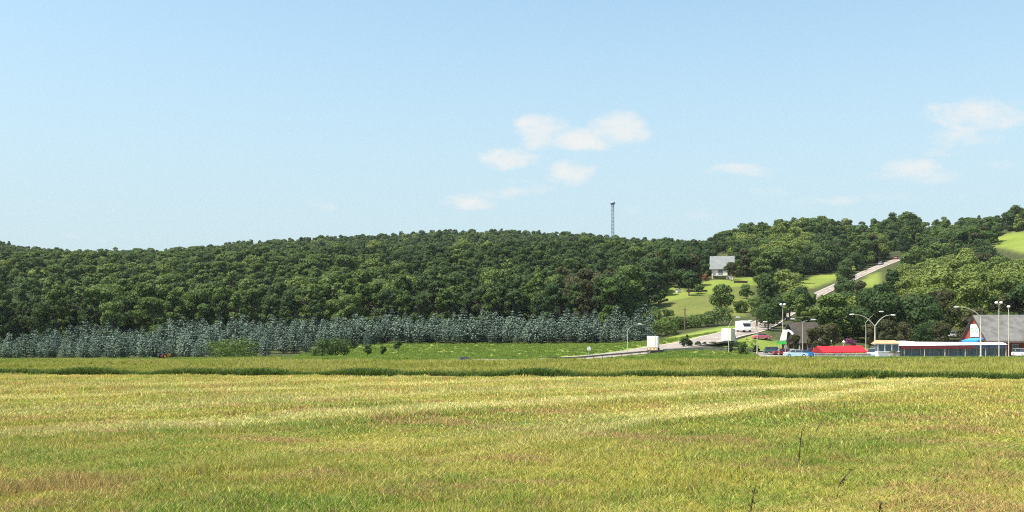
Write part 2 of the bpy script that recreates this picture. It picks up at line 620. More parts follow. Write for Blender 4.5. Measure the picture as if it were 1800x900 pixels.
# right-hand hill
for px, py in ((1300, 432), (1370, 424), (1430, 416), (1500, 434), (1590, 416), (1665, 424), (1760, 412), (1800, 400), (1950, 385), (2300, 370)):
    cp(px, py, 700)
cp(1235, 456, 880)
cp(1270, 491, 500)
cp(1200, 504, 470)
cp(1330, 497, 480)
cp(1155, 532, 430)
cp(1300, 528, 415)
cp(1155, 556, 370)
cp(1310, 557, 365)
cp(1780, 428, 620)
cp(1720, 436, 620)
cp(1540, 500, 490)
cp(1620, 505, 470)
cp(1750, 500, 470)
cp(1900, 490, 470)
for px, py in ((1450, 590), (1600, 588), (1750, 586), (2000, 585)):
    cp(px, py, 320)
for px in (1340, 1450, 1560, 1680, 1800, 2000, 2400):
    cz(px, 208, 1.15)
    cz(px, 235, 1.25)
    cz(px, 262, 1.45)
# the roads
ROAD = [(820, 640, 196), (900, 637, 205), (1000, 631, 222), (1100, 621, 238), (1180, 610, 252), (1250, 597, 270), (1310, 582, 300), (1350, 566, 345),
        (1390, 545, 400), (1435, 520, 455), (1500, 489, 530), (1555, 465, 582), (1600, 450, 625), (1650, 441, 690)]
ACCESS = [(1120, 621, 240), (1180, 617.5, 244), (1240, 615, 248), (1290, 614, 252), (1325, 615, 256), (1345, 621, 252), (1360, 625.5, 240)]


def ribbon_pts(pts, step=3.0):
    c = [P(*q) for q in pts]
    outp = []
    for i in range(len(c) - 1):
        p0, p1, p2, p3 = c[max(i - 1, 0)], c[i], c[i + 1], c[min(i + 2, len(c) - 1)]
        n = max(2, int((p2 - p1).length / step))
        for k in range(n):
            t = k / n
            outp.append(0.5 * ((2 * p1) + (p2 - p0) * t + (2 * p0 - 5 * p1 + 4 * p2 - p3) * t * t + (3 * p1 - p0 - 3 * p2 + p3) * t ** 3))
    outp.append(c[-1])
    return outp


def sides(pts, w):
    L, Rr = [], []
    w0 = w
    for i, p in enumerate(pts):
        d = pts[min(i + 1, len(pts) - 1)] - pts[max(i - 1, 0)]
        w = w0 * (1 - .45 * min(1, max(0, (p.y - 300) / 120)))      # the hill road is narrower
        n = Vector((-d.y, d.x, 0)).normalized() * w / 2
        L.append(p + n)
        Rr.append(p - n)
    return L, Rr


main_c = ribbon_pts(ROAD)
acc_c = ribbon_pts(ACCESS)
for cl, w in ((main_c, 13), (acc_c, 7)):
    L_, R_ = sides(cl, w)
    for q in list(cl[::6]) + L_[::6] + R_[::6]:
        CTRL.append(tuple(q))
CT = np.array(CTRL)
SC = 100.0


def tps(r2):
    return 0.5 * r2 * np.log(r2 + 1e-12)


def _fit():
    A = CT[:, :2] / SC
    n = len(A)
    d = ((A[:, None] - A[None]) ** 2).sum(-1)
    K = tps(d) + np.eye(n) * 0.004
    Pm = np.hstack([np.ones((n, 1)), A])
    Mx = np.block([[K, Pm], [Pm.T, np.zeros((3, 3))]])
    return np.linalg.solve(Mx, np.concatenate([CT[:, 2], np.zeros(3)])), A


WGT, CA = _fit()


def H(x, y):
    x = np.atleast_1d(np.asarray(x, float)).ravel()
    y = np.atleast_1d(np.asarray(y, float)).ravel()
    res = np.empty(len(x))
    xc = np.clip(x, -1.1 * np.maximum(y, 120), 1.1 * np.maximum(y, 120))
    for a in range(0, len(x), 20000):
        q = np.stack([xc[a:a + 20000], np.clip(y[a:a + 20000], 100, 3500)], 1) / SC
        d = ((q[:, None] - CA[None]) ** 2).sum(-1)
        res[a:a + 20000] = tps(d) @ WGT[:-3] + WGT[-3] + q @ WGT[-2:]
    e = np.clip((y - edge_y(x)) / 30, 0, 1)
    e = e * e * (3 - 2 * e)
    bump = 0.05 * np.sin(x * 0.21 + 1.3) * np.sin(y * 0.17) + 0.03 * np.sin(x * 0.6 + y * 0.4)
    return res * e + bump * (1 - e)


def h1(x, y):
    return float(H(x, y)[0])


def G(px, Y):
    x = X(px, Y)
    return Vector((x, Y, h1(x, Y)))


# ------------------------------------------------------------------ image-side outlines of clearings (used only to lay out land cover)
LAWN1 = [(1148, 534), (1154, 528), (1164, 507), (1184, 501), (1207, 512), (1224, 512), (1224, 500), (1256, 490), (1284, 490), (1307, 487), (1345, 488), (1325, 503), (1289, 505), (1256, 518), (1216, 522), (1167, 533)]
LAWN2 = [(1146, 534), (1216, 522), (1256, 518), (1289, 505), (1324, 503), (1322, 540), (1314, 557), (1146, 557)]
LAWN3 = [(1380, 508), (1400, 492), (1420, 488), (1469, 476), (1486, 459), (1504, 457), (1506, 470), (1470, 492), (1452, 498), (1425, 508)]
LAWN4 = [(1511, 503), (1526, 484), (1546, 476), (1550, 508)]
LAWN5 = [(1738, 419), (1787, 407), (1860, 400), (1860, 455), (1782, 441), (1750, 434)]
ROADVIEW = [(1506, 482), (1512, 473), (1530, 464), (1567, 450), (1608, 442), (1612, 453), (1567, 463), (1542, 478), (1518, 491)]
ROADVIEW2 = [(1428, 519), (1466, 493), (1476, 502), (1442, 530)]
HOUSE = [(1246, 446), (1292, 446), (1292, 478), (1276, 492), (1246, 492)]
MEADOWV = [(440, 640), (620, 607), (700, 603), (1150, 596), (1190, 590), (1250, 577), (1300, 570), (1345, 556), (1345, 640)]


def inpoly(px, py, poly):
    px, py = np.asarray(px, float), np.asarray(py, float)
    c = np.zeros(px.shape, bool)
    n = len(poly)
    for i in range(n):
        x1, y1 = poly[i]
        x2, y2 = poly[(i + 1) % n]
        if y1 == y2:
            continue
        cond = ((y1 > py) != (y2 > py)) & (px < (x2 - x1) * (py - y1) / (y2 - y1) + x1)
        c ^= cond
    return c


def proj(x, y, z):
    return 900 + F * x / y, HZ - F * (z - CZ) / y


# ------------------------------------------------------------------ terrain meshes
colx = np.concatenate([np.linspace(-190, -62, 26)[:-1], np.linspace(-62, 62, 230), np.linspace(62, 190, 26)[1:]])
rows_f = np.concatenate([np.linspace(-1.0, 0.0, 14)[:-1], np.linspace(0.0, 1.0, 60)])
xx = np.repeat(colx[None], len(rows_f), 0)
tt = rows_f[:, None]
yy_ = np.where(tt < 0, tt * 90, tt * edge_y(xx))
zz = H(xx.ravel(), yy_.ravel()).reshape(xx.shape)


def grid_faces(nr, nc):
    i = np.arange(nr - 1)[:, None] * nc + np.arange(nc - 1)[None]
    i = i.ravel()
    return np.stack([i, i + 1, i + nc + 1, i + nc], 1)


fld = from_arrays('hay_field', np.stack([xx, yy_, zz], -1).reshape(-1, 3), grid_faces(*xx.shape), M['field'], smooth=True)
tag(fld, 'mown hay field with pale windrows and green and brown patches', 'field', kind='structure')

g_ = np.concatenate([np.geomspace(1, 2.4, 90)[:-1], np.geomspace(2.4, 7.5, 150)[:-1], np.geomspace(7.5, 30, 40)])
gx = colx[None] * g_[:, None]
gy = edge_y(colx)[None] * g_[:, None]
gz = H(gx.ravel(), gy.ravel()).reshape(gx.shape)
pxs, pys = proj(gx, gy, gz)
cov = np.zeros(gx.shape + (4,))
cov[..., 3] = 1
lm = (gy > 300) & (gy < 720)
lawn = (inpoly(pxs, pys, LAWN1) | inpoly(pxs, pys, LAWN3) | inpoly(pxs, pys, LAWN4) | inpoly(pxs, pys, LAWN5)) & lm
dull = inpoly(pxs, pys, LAWN2) & lm
mead = (gy < 235) | (inpoly(pxs, pys, MEADOWV) & (gy < np.where(pxs < 1170, 303, 340))) | ((gy < 275) & (pxs > 1150)) | ((pxs > 1600) & (gy < 260))
cov[..., 0] = lawn
cov[..., 2] = dull
cov[..., 1] = mead


def blur(a):
    b = a.copy()
    b[1:-1, 1:-1] = (a[1:-1, 1:-1] * 2 + a[:-2, 1:-1] + a[2:, 1:-1] + a[1:-1, :-2] + a[1:-1, 2:]) / 6
    return b


for k in range(3):
    cov[..., k] = blur(cov[..., k])
hill = from_arrays('hillside', np.stack([gx, gy, gz], -1).reshape(-1, 3), grid_faces(*gx.shape), M['hill'], smooth=True,
                   attrs={'cover': ('POINT', 'FLOAT_COLOR', cov.reshape(-1, 4))})
tag(hill, 'green meadow and wooded hills beyond the hay field', 'hillside', kind='structure')

M['road'] = simple('sun_bleached_asphalt', (0.235, 0.195, 0.170), 0.9, var=.12, scale=.25, bump=.2)
M['lot'] = simple('lot_asphalt', (0.26, 0.245, 0.22), 0.9, var=.15, scale=.3, bump=.2)
M['line'] = simple('road_paint', (0.75, 0.72, 0.62), 0.7, var=.1)
M['kerb'] = simple('kerb_concrete', (0.50, 0.47, 0.43), 0.85, var=.15, scale=1)


def ribbon(name, pts, w, mat, lift, thick=0.4):
    L, Rr = sides(pts, w)
    m = MB()
    n = len(pts)
    vs = []
    for i in range(n):
        z = Vector((0, 0, lift))
        vs += [L[i] + z, Rr[i] + z, L[i] + z - Vector((0.3 * 0, 0, thick)), Rr[i] + z - Vector((0, 0, thick))]
    fs = []
    for i in range(n - 1):
        a, b = 4 * i, 4 * i + 4
        fs += [(a, a + 1, b + 1, b), (a + 2, a, b, b + 2), (a + 1, a + 3, b + 3, b + 1)]
    m.add(vs, fs)
    return m.build(name, mat)


def snap(pts, w):
    """height of a ribbon: never under the ground on either side"""
    res = []
    L, Rr = sides(pts, w)
    for p, a, b in zip(pts, L, Rr):
        z = max(h1(p.x, p.y), h1(a.x, a.y), h1(b.x, b.y))
        res.append(Vector((p.x, p.y, z)))
    for _ in range(4):
        zs = [q.z for q in res]
        for i in range(1, len(res) - 1):
            res[i].z = max(zs[i], (zs[i - 1] + zs[i] + zs[i + 1]) / 3)
    return res


main_s = snap(main_c, 11)
acc_s = snap(acc_c, 6.5)
tag(ribbon('road', main_s, 11, M['road'], 0.10), 'pinkish grey road climbing the hill', 'road', kind='structure')
tag(ribbon('access_road', acc_s, 6.5, M['road'], 0.07), 'side road leading to the parking lot', 'road', kind='structure')
# dashed centre line and edge lines
L_, R_ = sides(main_s, 10.2)
mbm = MB()
for line, dash in ((L_, False), (R_, False), (main_s, True)):
    for i in range(len(line) - 1):
        if dash and i % 3 != 0:
            continue
        a, b = line[i], line[i + 1]
        d = (b - a)
        n = Vector((-d.y, d.x, 0)).normalized() * 0.08
        z = Vector((0, 0, 0.108))
        mbm.add([a - n + z, a + n + z, b + n + z, b - n + z], [(0, 3, 2, 1)])
tag(mbm.build('road_marking', M['line']), 'white edge lines and dashes on the road', 'road marking', kind='structure')

lot_x = np.linspace(X(1335, 235), X(1990, 235), 60)
lot_y = np.linspace(207, 262, 20)
lx, ly = np.meshgrid(lot_x, lot_y)
lz = H(lx.ravel(), ly.ravel()).reshape(lx.shape) + 0.05
tag(from_arrays('parking_lot', np.stack([lx, ly, lz], -1).reshape(-1, 3), grid_faces(*lx.shape), M['lot'], smooth=True),
    'grey parking lot in front of the roadside buildings', 'parking lot', kind='structure')


# ------------------------------------------------------------------ foliage meshes
def quads_at(c, n, size, rs, asp=1.0):
    """one small bent-free quad per centre, facing n, random spin"""
    k = len(c)
    n = n / (np.linalg.norm(n, axis=1, keepdims=True) + 1e-9)
    r = rs.normal(size=(k, 3))
    a = np.cross(n, r)
    a /= np.linalg.norm(a, axis=1, keepdims=True) + 1e-9
    b = np.cross(n, a)
    s = size[:, None] * 0.5
    j = lambda: rs.uniform(0.6, 1.25, (k, 1))
    v = np.stack([c - a * s * j() - b * s * j() * asp * .5, c + a * s * j() * .6 - b * s * j() * asp, c + a * s * j() + b * s * j() * asp * .5, c - a * s * j() * .6 + b * s * j() * asp], 1)
    return v.reshape(-1, 3), np.arange(k * 4).reshape(-1, 4)


def crown_mesh(name, seed, H_, Rr, n, leaf, mat, base=0.2, lobes=11, shape='round', link=False):
    rs = np.random.default_rng(seed)
    cs, rr = [], []
    fine = shape in ('tall', 'oval')
    lobes = 26 if fine else lobes + 4
    for i in range(lobes):
        if shape == 'round':
            t = rs.uniform(base + .12, .86)
            w = math.sqrt(max(0.05, 1 - ((t - .52) / .48) ** 2)) * Rr * .62
        elif shape == 'oval':
            t = rs.uniform(base + .08, .88)
            w = math.sqrt(max(0.04, 1 - ((t - .47) / .53) ** 2)) * Rr * .55
        elif shape == 'tall':
            t = rs.uniform(base + .05, .88)
            w = Rr * (1.0 - 0.75 * t) * .75
        else:      # wide, low
            t = rs.uniform(base + .2, .78)
            w = Rr * .75
        a = rs.uniform(0, 2 * math.pi)
        q = math.sqrt(rs.uniform(0.1, 1))
        cs.append((w * q * math.cos(a), w * q * math.sin(a), H_ * t))
        rr.append(Rr * (rs.uniform(.20, .36) if fine else rs.uniform(.26, .48)) * (1 - .35 * t if shape != 'wide' else 1))
    cs.append((0, 0, H_ * (.9 if shape == 'tall' else .8)))
    rr.append(Rr * (.22 if shape == 'tall' else .40))
    cs, rr = np.array(cs), np.array(rr)
    k = n * 3
    li = rs.choice(len(cs), k, p=rr ** 2 / (rr ** 2).sum())
    d = rs.normal(size=(k, 3))
    d /= np.linalg.norm(d, axis=1, keepdims=True)
    d[:, 2] = np.where(rs.random(k) < .35, np.abs(d[:, 2]), d[:, 2])
    rad = rr[li] * rs.uniform(.72, 1.12, k)
    # leaf clumps break the lobe's outline
    cl = np.sin(d[:, 0] * 7 + li) * np.sin(d[:, 1] * 8 + li * 2) * np.sin(d[:, 2] * 7)
    rad *= 1 + .22 * cl
    c = cs[li] + d * rad[:, None] * np.array([1, 1, .85])
    # drop leaves well inside other lobes
    dist = np.linalg.norm((c[:, None] - cs[None]), axis=2) / rr[None]
    inside = (dist < .68).sum(1)
    keep = (inside == 0) & (c[:, 2] > H_ * base * .6)
    c, d, li = c[keep][:n], d[keep][:n], li[keep][:n]
    top = c[:, 2].max()
    c[:, 2] *= H_ / top if top > H_ else 1
    nrm = d + rs.normal(size=d.shape) * .45
    v, f = quads_at(c, nrm, leaf * rs.uniform(.6, 1.3, len(c)), rs)
    tint = np.clip(rs.random(len(c)) * .55 + (rs.random(len(cs))[li]) * .5, 0, 1)
    return from_arrays(name, v, f, mat, attrs={'tint': ('FACE', 'FLOAT', tint.astype(np.float32))}, link=link)


def spruce_mesh(name, seed, H_, Rr, mat, link=False):
    rs = np.random.default_rng(seed)
    C, N, Sz, T_ = [], [], [], []
    whorls = 17
    for w in range(whorls):
        t = (w + rs.uniform(-.3, .3)) / whorls
        z = H_ * (.06 + .92 * t)
        rad = Rr * 1.12 * min(1, .45 + t * 1.9) * (1 - t) ** .72 * rs.uniform(.82, 1.12) + .10
        nb = int(7 + 11 * (1 - t))
        for b in range(nb):
            a = 2 * math.pi * (b + rs.uniform(-.4, .4)) / nb + w
            ln = rad * rs.uniform(.75, 1.1)
            m = max(3, int(ln / .22))
            for s in range(m):
                u = (s + .7) / m
                if u < .3 and rs.random() < .6:
                    continue
                p = np.array([math.cos(a) * ln * u, math.sin(a) * ln * u, z - .10 * ln * u + .22 * ln * u * u])
                p += rs.normal(size=3) * .05
                C.append(p)
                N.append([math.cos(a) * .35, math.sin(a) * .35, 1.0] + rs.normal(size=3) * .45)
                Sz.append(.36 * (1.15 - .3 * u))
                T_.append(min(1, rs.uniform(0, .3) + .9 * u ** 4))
    for s in range(8):
        C.append([0, 0, H_ * (.93 + .07 * s / 8)])
        N.append(rs.normal(size=3))
        Sz.append(.2)
        T_.append(.9)
    C, N, Sz = np.array(C), np.array(N), np.array(Sz)
    v, f = quads_at(C, N, Sz * rs.uniform(.7, 1.3, len(C)), rs)
    return from_arrays(name, v, f, mat, attrs={'tint': ('FACE', 'FLOAT', np.array(T_, np.float32))}, link=link)


def trunk_mb(H_, r, seed, limbs=5, top=.75):
    rs = random.Random(seed)
    m = MB()
    bx, by = rs.uniform(-.3, .3), rs.uniform(-.3, .3)
    m.tube([(0, 0, -.5), (0, 0, H_ * .02), (bx * .5, by * .5, H_ * .3), (bx, by, H_ * top)], [r * 1.35, r, r * .75, r * .2], 8)
    for i in range(limbs):
        z = H_ * (.28 + .4 * i / limbs)
        a = rs.uniform(0, 6.28)
        l = H_ * rs.uniform(.18, .3)
        m.tube([(bx * .6, by * .6, z), (math.cos(a) * l * .5, math.sin(a) * l * .5, z + l * .5), (math.cos(a) * l, math.sin(a) * l, z + l * .8)], [r * .4, r * .26, r * .08], 5)
    return m


def stub(name):
    o = bpy.data.objects.new(name, None)
    return o


PROTO = {}


def make_protos(kind, mat, specs):
    """specs: list of (shape, H, R, n, leaf)"""
    PROTO[kind] = []
    for i, (shape, H_, Rr, n, leaf) in enumerate(specs):
        cr = crown_mesh('crown', hash((kind, i)) % 999 if False else len(PROTO) * 31 + i * 7 + 3, H_, Rr, n, leaf, M[mat], .0, shape=shape)
        tk = trunk_mb(H_, .028 * H_ * .8, i + 5).build('trunk', M['bark'])
        COL.objects.unlink(tk)
        PROTO[kind].append((cr, tk, H_))


make_protos('dark', 'leaf_dark', [('round', 15, 5.6, 5200, .52), ('round', 13, 5.2, 4800, .50), ('tall', 17, 4.4, 4800, .50), ('oval', 17, 4.3, 4800, .50), ('oval', 15, 3.9, 4600, .48), ('wide', 12, 6.2, 5200, .52)])
make_protos('mid', 'leaf_mid', [('round', 15, 5.8, 5200, .52), ('wide', 12, 6.2, 5200, .52), ('tall', 16, 4.6, 4800, .5), ('oval', 16, 4.3, 4800, .5), ('oval', 14, 3.8, 4600, .48), ('round', 12, 5.0, 4600, .5)])
make_protos('lime', 'leaf_lime', [('round', 14, 5.8, 5200, .5), ('wide', 12, 6.4, 5200, .5), ('round', 11, 5.0, 4600, .48)])
make_protos('olive', 'leaf_olive', [('round', 14, 5.6, 5000, .5), ('tall', 14, 4.4, 4600, .48)])


def far_protos():
    out_ = {}
    for kind, mat in (('dark', 'leaf_dark'), ('mid', 'leaf_mid'), ('lime', 'leaf_lime'), ('olive', 'leaf_olive')):
        out_[kind] = [crown_mesh('far_crown', 300 + i * 13 + len(kind), 13 + i, 5.4 - .4 * i, 1700, .78, M[mat], .1, shape=s) for i, s in enumerate(('round', 'tall', 'oval'))]
    return out_


FARP = far_protos()


def put_tree(name, proto, loc, s, rz, label, cat, group=None):
    cr, tk, H_ = proto
    e = empty(name, loc, rz, label, cat, group)
    e.scale = s
    for q, nm in ((cr, 'crown'), (tk, 'trunk')):
        c = q.copy()
        c.name = nm
        COL.objects.link(c)
        c.parent = e
    return e


# ------------------------------------------------------------------ scattering many small plants as one object
def scatter(name, pts, scl, rot, idx, protos, label, cat):
    n = len(pts)
    me = bpy.data.meshes.new(name)
    me.vertices.add(n)
    me.vertices.foreach_set('co', np.asarray(pts, np.float32).ravel())
    for an, typ, arr, key in (('scl', 'FLOAT_VECTOR', scl, 'vector'), ('rot', 'FLOAT_VECTOR', rot, 'vector'), ('pick', 'INT', idx, 'value')):
        a = me.attributes.new(an, typ, 'POINT')
        a.data.foreach_set(key, np.asarray(arr).astype(np.int32 if typ == 'INT' else np.float32).ravel())
    o = bpy.data.objects.new(name, me)
    COL.objects.link(o)
    ng = bpy.data.node_groups.new(name, 'GeometryNodeTree')
    ng.interface.new_socket('Geometry', in_out='INPUT', socket_type='NodeSocketGeometry')
    ng.interface.new_socket('Geometry', in_out='OUTPUT', socket_type='NodeSocketGeometry')
    N_ = ng.nodes.new
    gi, go = N_('NodeGroupInput'), N_('NodeGroupOutput')
    iop = N_('GeometryNodeInstanceOnPoints')
    ji = N_('GeometryNodeJoinGeometry')
    for p in reversed(protos):
        oi = N_('GeometryNodeObjectInfo')
        oi.inputs['Object'].default_value = p
        oi.inputs['As Instance'].default_value = True
        ng.links.new(oi.outputs['Geometry'], ji.inputs[0])

    def na(nm, dt):
        a = N_('GeometryNodeInputNamedAttribute')
        a.data_type = dt
        a.inputs['Name'].default_value = nm
        return a.outputs['Attribute']
    e2r = N_('FunctionNodeEulerToRotation')
    ng.links.new(na('rot', 'FLOAT_VECTOR'), e2r.inputs[0])
    ng.links.new(gi.outputs[0], iop.inputs['Points'])
    ng.links.new(ji.outputs[0], iop.inputs['Instance'])
    iop.inputs['Pick Instance'].default_value = True
    ng.links.new(na('pick', 'INT'), iop.inputs['Instance Index'])
    ng.links.new(e2r.outputs[0], iop.inputs['Rotation'])
    ng.links.new(na('scl', 'FLOAT_VECTOR'), iop.inputs['Scale'])
    ng.links.new(iop.outputs[0], go.inputs[0])
    md = o.modifiers.new('scatter', 'NODES')
    md.node_group = ng
    return tag(o, label, cat, kind='stuff')


def blades(name, seed, n, rad, h, w, mat, lean=.35, bushy=0.0, heads=False):
    rs = np.random.default_rng(seed)
    a = rs.uniform(0, 2 * np.pi, n)
    r = rad * np.sqrt(rs.random(n))
    bx, by = r * np.cos(a), r * np.sin(a)
    hh = h * rs.uniform(.45, 1.1, n)
    la = rs.uniform(0, 2 * np.pi, n)
    le = hh * lean * rs.uniform(.2, 1.4, n)
    wa = rs.uniform(0, np.pi, n)
    ww = w * rs.uniform(.6, 1.3, n)
    V_, up, ti = [], [], []
    tr = rs.random(n)
    dxw, dyw = np.cos(wa) * ww / 2, np.sin(wa) * ww / 2
    mx_, my_ = bx + np.cos(la) * le * .35, by + np.sin(la) * le * .35
    tx, ty = bx + np.cos(la) * le, by + np.sin(la) * le
    z0 = np.zeros(n) - .03
    k = 1.6 if heads else .8
    rows = [(bx, by, z0, 1.0), (mx_, my_, hh * .6, k), (tx, ty, hh, .15)]
    vs = np.empty((n, 6, 3))
    for i, (x_, y_, z_, kk) in enumerate(rows):
        vs[:, 2 * i] = np.stack([x_ - dxw * kk, y_ - dyw * kk, z_], 1)
        vs[:, 2 * i + 1] = np.stack([x_ + dxw * kk, y_ + dyw * kk, z_], 1)
    b = np.arange(n)[:, None] * 6
    f = np.concatenate([b + np.array([[0, 1, 3, 2]]), b + np.array([[2, 3, 5, 4]])])
    upa = np.tile(np.array([0, 0, .6, .6, 1, 1]), n)
    return from_arrays(name, vs.reshape(-1, 3), f, mat, link=False,
                       attrs={'tint': ('POINT', 'FLOAT', np.repeat(tr, 6).astype(np.float32)), 'up': ('POINT', 'FLOAT', upa.astype(np.float32))})


def sample_field(n, y0, y1, px0=-60, px1=1860, pw=1.0):
    """points on the ground, evenly spread over what the eye sees of it"""
    inv = rng.uniform((1 / y1) ** pw, (1 / y0) ** pw, n) ** (1 / pw)
    y = 1 / inv
    px = rng.uniform(px0, px1, n)
    return X(px, y), y


# hay stubble
near_p = [blades('stubble_tuft', 20 + i, 26, .20, .13, .014, M['blade'], .9) for i in range(4)]
mid_p = [blades('stubble_tuft', 40 + i, 26, .42, .17, .038, M['blade'], .8) for i in range(4)]
pt, sc_, rt, ix = [], [], [], []
for (n, y0, y1, off, s0, pw) in ((66000, 15.5, 46, 0, 1.0, .6), (60000, 25, 126, 4, 1.0, .35)):
    x, y = sample_field(n, y0, y1, pw=pw)
    ok = y < edge_y(x) - .1
    x, y = x[ok], y[ok]
    z = H(x, y)
    k = len(x)
    s = s0 * rng.uniform(.5, 1.45, k)
    s *= np.where(off == 4, np.clip((y - 18) / 26, .35, 1), np.clip((56 - y) / 14, .5, 1) * (1 + .35 * np.sin(x * 1.9 + y * .7) * np.sin(y * 1.3 - x * .4)))
    # regrowth stands a little taller in the green hollows, windrows lie in ridges
    ss = (x * .771 - y * .636 + 132.4) / 9.6 % 1
    zs = s * (1 + .5 * (np.abs(ss - .5) < .07)) * (1 + .3 * np.sin(x * .3) * np.sin(y * .23))
    pt.append(np.stack([x, y, z], 1))
    sc_.append(np.stack([s, s, zs], 1))
    rt.append(np.stack([np.zeros(k), np.zeros(k), rng.uniform(0, 6.28, k)], 1))
    ix.append(off + rng.integers(0, 4, k))
scatter('field_grass', np.concatenate(pt), np.concatenate(sc_), np.concatenate(rt), np.concatenate(ix), near_p + mid_p,
        'short mown hay and stubble covering the field', 'grass')

# scattered taller weeds among the stubble, thickest at the near right
gw = [blades('weed_tuft', 90 + i, 14, .12, .15, .020, M['grass_meadow'], .6) for i in range(2)] + [blades('weed_tuft', 94 + i, 9, .10, .25, .013, M['grass_tall'], .5, heads=True) for i in range(2)]
x, y = sample_field(9000, 15.5, 90, pw=.7)
pxw = 900 + F * x / y
ok = (np.sin(x * .7 + 1) * np.sin(y * .45 + .5) + .8 * np.sin(x * .23 - y * .19) + rng.normal(0, .5, len(x)) > .55) | ((pxw > 1150) & (y < 34) & (rng.random(len(x)) < .22))
x, y = x[ok], y[ok]
k = len(x)
s = rng.uniform(.4, 1.2, k)
scatter('field_weeds', np.stack([x, y, H(x, y)], 1), np.stack([s, s, s], 1), np.stack([0 * x, 0 * x, rng.uniform(0, 6, k)], 1), rng.integers(0, 4, k), gw,
        'small green weeds and grass heads scattered through the mown field', 'weeds')

# verge: dark leafy weeds along the field's far edge, tall pale grasses behind them
dk = [blades('verge_tuft', 60 + i, 46, .40, .62, .085, M['grass_dark'], .6) for i in range(3)]
tl = [blades('grass_tuft', 70 + i, 42, .42, 1.05, .042, M['grass_tall'], .4, heads=True) for i in range(4)]
md_ = [blades('meadow_tuft', 80 + i, 36, .55, .38, .07, M['grass_meadow'], .5) for i in range(3)]


def strip(n, d0, d1, px0=-120, px1=1920):
    px = rng.uniform(px0, px1, n)
    x = X(px, 113)
    d = rng.uniform(d0, d1, n)
    y = edge_y(x) + d
    return x * y / 113, y


x, y = strip(5600, -.5, 5.0)
y = edge_y(x) - .5 + (y - edge_y(x) + .5) ** 1.0 * rng.random(len(x)) ** .6
ok = np.sin(x * .9 + 2 * np.sin(x * .23)) + np.sin(x * .37 + 1) + rng.normal(0, .8, len(x)) > -1.6
x, y = x[ok], y[ok]
k = len(x)
s = rng.uniform(.4, 1.2, k) * (1 + .35 * np.sin(x * .5) * np.sin(x * .13 + 1))
scatter('verge_weeds', np.stack([x, y, H(x, y)], 1), np.stack([s, s, s], 1), np.stack([0 * x, 0 * x, rng.uniform(0, 6, k)], 1), rng.integers(0, 3, k), dk,
        'dark green weeds in a line along the far edge of the field', 'weeds')
x, y = strip(24000, 1.6, 46)
k = len(x)
s = .74 * rng.uniform(.5, 1.3, k) * np.clip(.8 + .25 * np.sin(x * .21) * np.sin(y * .3) + .004 * x, .5, 1.4)
scatter('tall_grass', np.stack([x, y, H(x, y)], 1), np.stack([s, s, s], 1), np.stack([0 * x, 0 * x, rng.uniform(0, 6, k)], 1), rng.integers(0, 4, k), tl,
        'tall yellowish uncut grass in a band beyond the hay field', 'grass')


def near_line(x, y, pts, d):
    res = np.zeros(len(x), bool)
    for p in pts[::2]:
        res |= (x - p.x) ** 2 + (y - p.y) ** 2 < d * d
    return res


n = 30000
y = rng.uniform(155, 305, n)
px = rng.uniform(-60, 1860, n)
x = X(px, y)
z = H(x, y)
pp, qq = proj(x, y, z)
ok = ~near_line(x, y, main_s, 7.5) & ~near_line(x, y, acc_s, 5) & ~((pp > 1330) & (y > 205)) & ((y < 222) | inpoly(pp, qq, MEADOWV))
x, y, z = x[ok], y[ok], z[ok]
k = len(x)
s = rng.uniform(.5, 1.3, k)
scatter('meadow_grass', np.stack([x, y, z], 1), np.stack([s, s, s], 1), np.stack([0 * x, 0 * x, rng.uniform(0, 6, k)], 1), rng.integers(0, 3, k), md_,
        'rough green grass on the meadow before the spruces', 'grass')

# dry weed stalks standing in the near field
WEEDS = [(1403, 826, 752, 8, 'tallest dark dry weed stalk standing upright in the field'),
         (1430, 768, 730, 26, 'dark weed stalk leaning right behind the tallest stalk'),
         (1455, 800, 778, 6, 'short dark bushy weed to the right of the tallest stalk'),
         (1318, 905, 848, 12, 'dark weed stalk at the bottom edge left of the tallest stalk'),
         (1545, 905, 878, 5, 'small dark weed at the bottom edge under the right of the field'),
         (1470, 860, 826, 30, 'brown weed leaning right below the tallest stalk'),
         (1630, 862, 838, 26, 'small brown weed leaning right in the rightmost part of the field'),
         (1482, 722, 704, 4, 'small dark weed tuft farther out than the tallest stalk')]
for i, (px, pb, ptp, dxp, lab) in enumerate(WEEDS):
    Y = CZ * F / (pb - HZ)
    p = Vector((X(px, Y), Y, h1(X(px, Y), Y)))
    hgt = (pb - ptp) / F * Y
    dx_ = dxp / F * Y
    e = empty('weed_stalk', p, 0, lab, 'weed')
    m = MB()
    rs = random.Random(i)
    m.tube([(0, 0, -.05), (dx_ * .3, .02, hgt * .4), (dx_ * .6, .03, hgt * .7), (dx_, .05, hgt)], [.018, .016, .013, .006], 5)
    m.tube([(dx_ * .2, 0, hgt * .3), (dx_ * .2 - .08, .03, hgt * .6)], [.007, .003], 5)
    m.build('stem', M['stalk'], e)
    C, N, Z = [], [], []
    for q in range(34):
        t = rs.uniform(.15, 1)
        C.append((dx_ * t + rs.gauss(0, .022 + .01 * (t > .7)), rs.gauss(0, .03), hgt * t))
        N.append((rs.gauss(0, 1), rs.gauss(0, 1), rs.gauss(0, 1)))
        Z.append(rs.uniform(.022, .055))
    v, f = quads_at(np.array(C), np.array(N), np.array(Z), np.random.default_rng(i))
    from_arrays('leaves', v, f, M['stalk'], e)

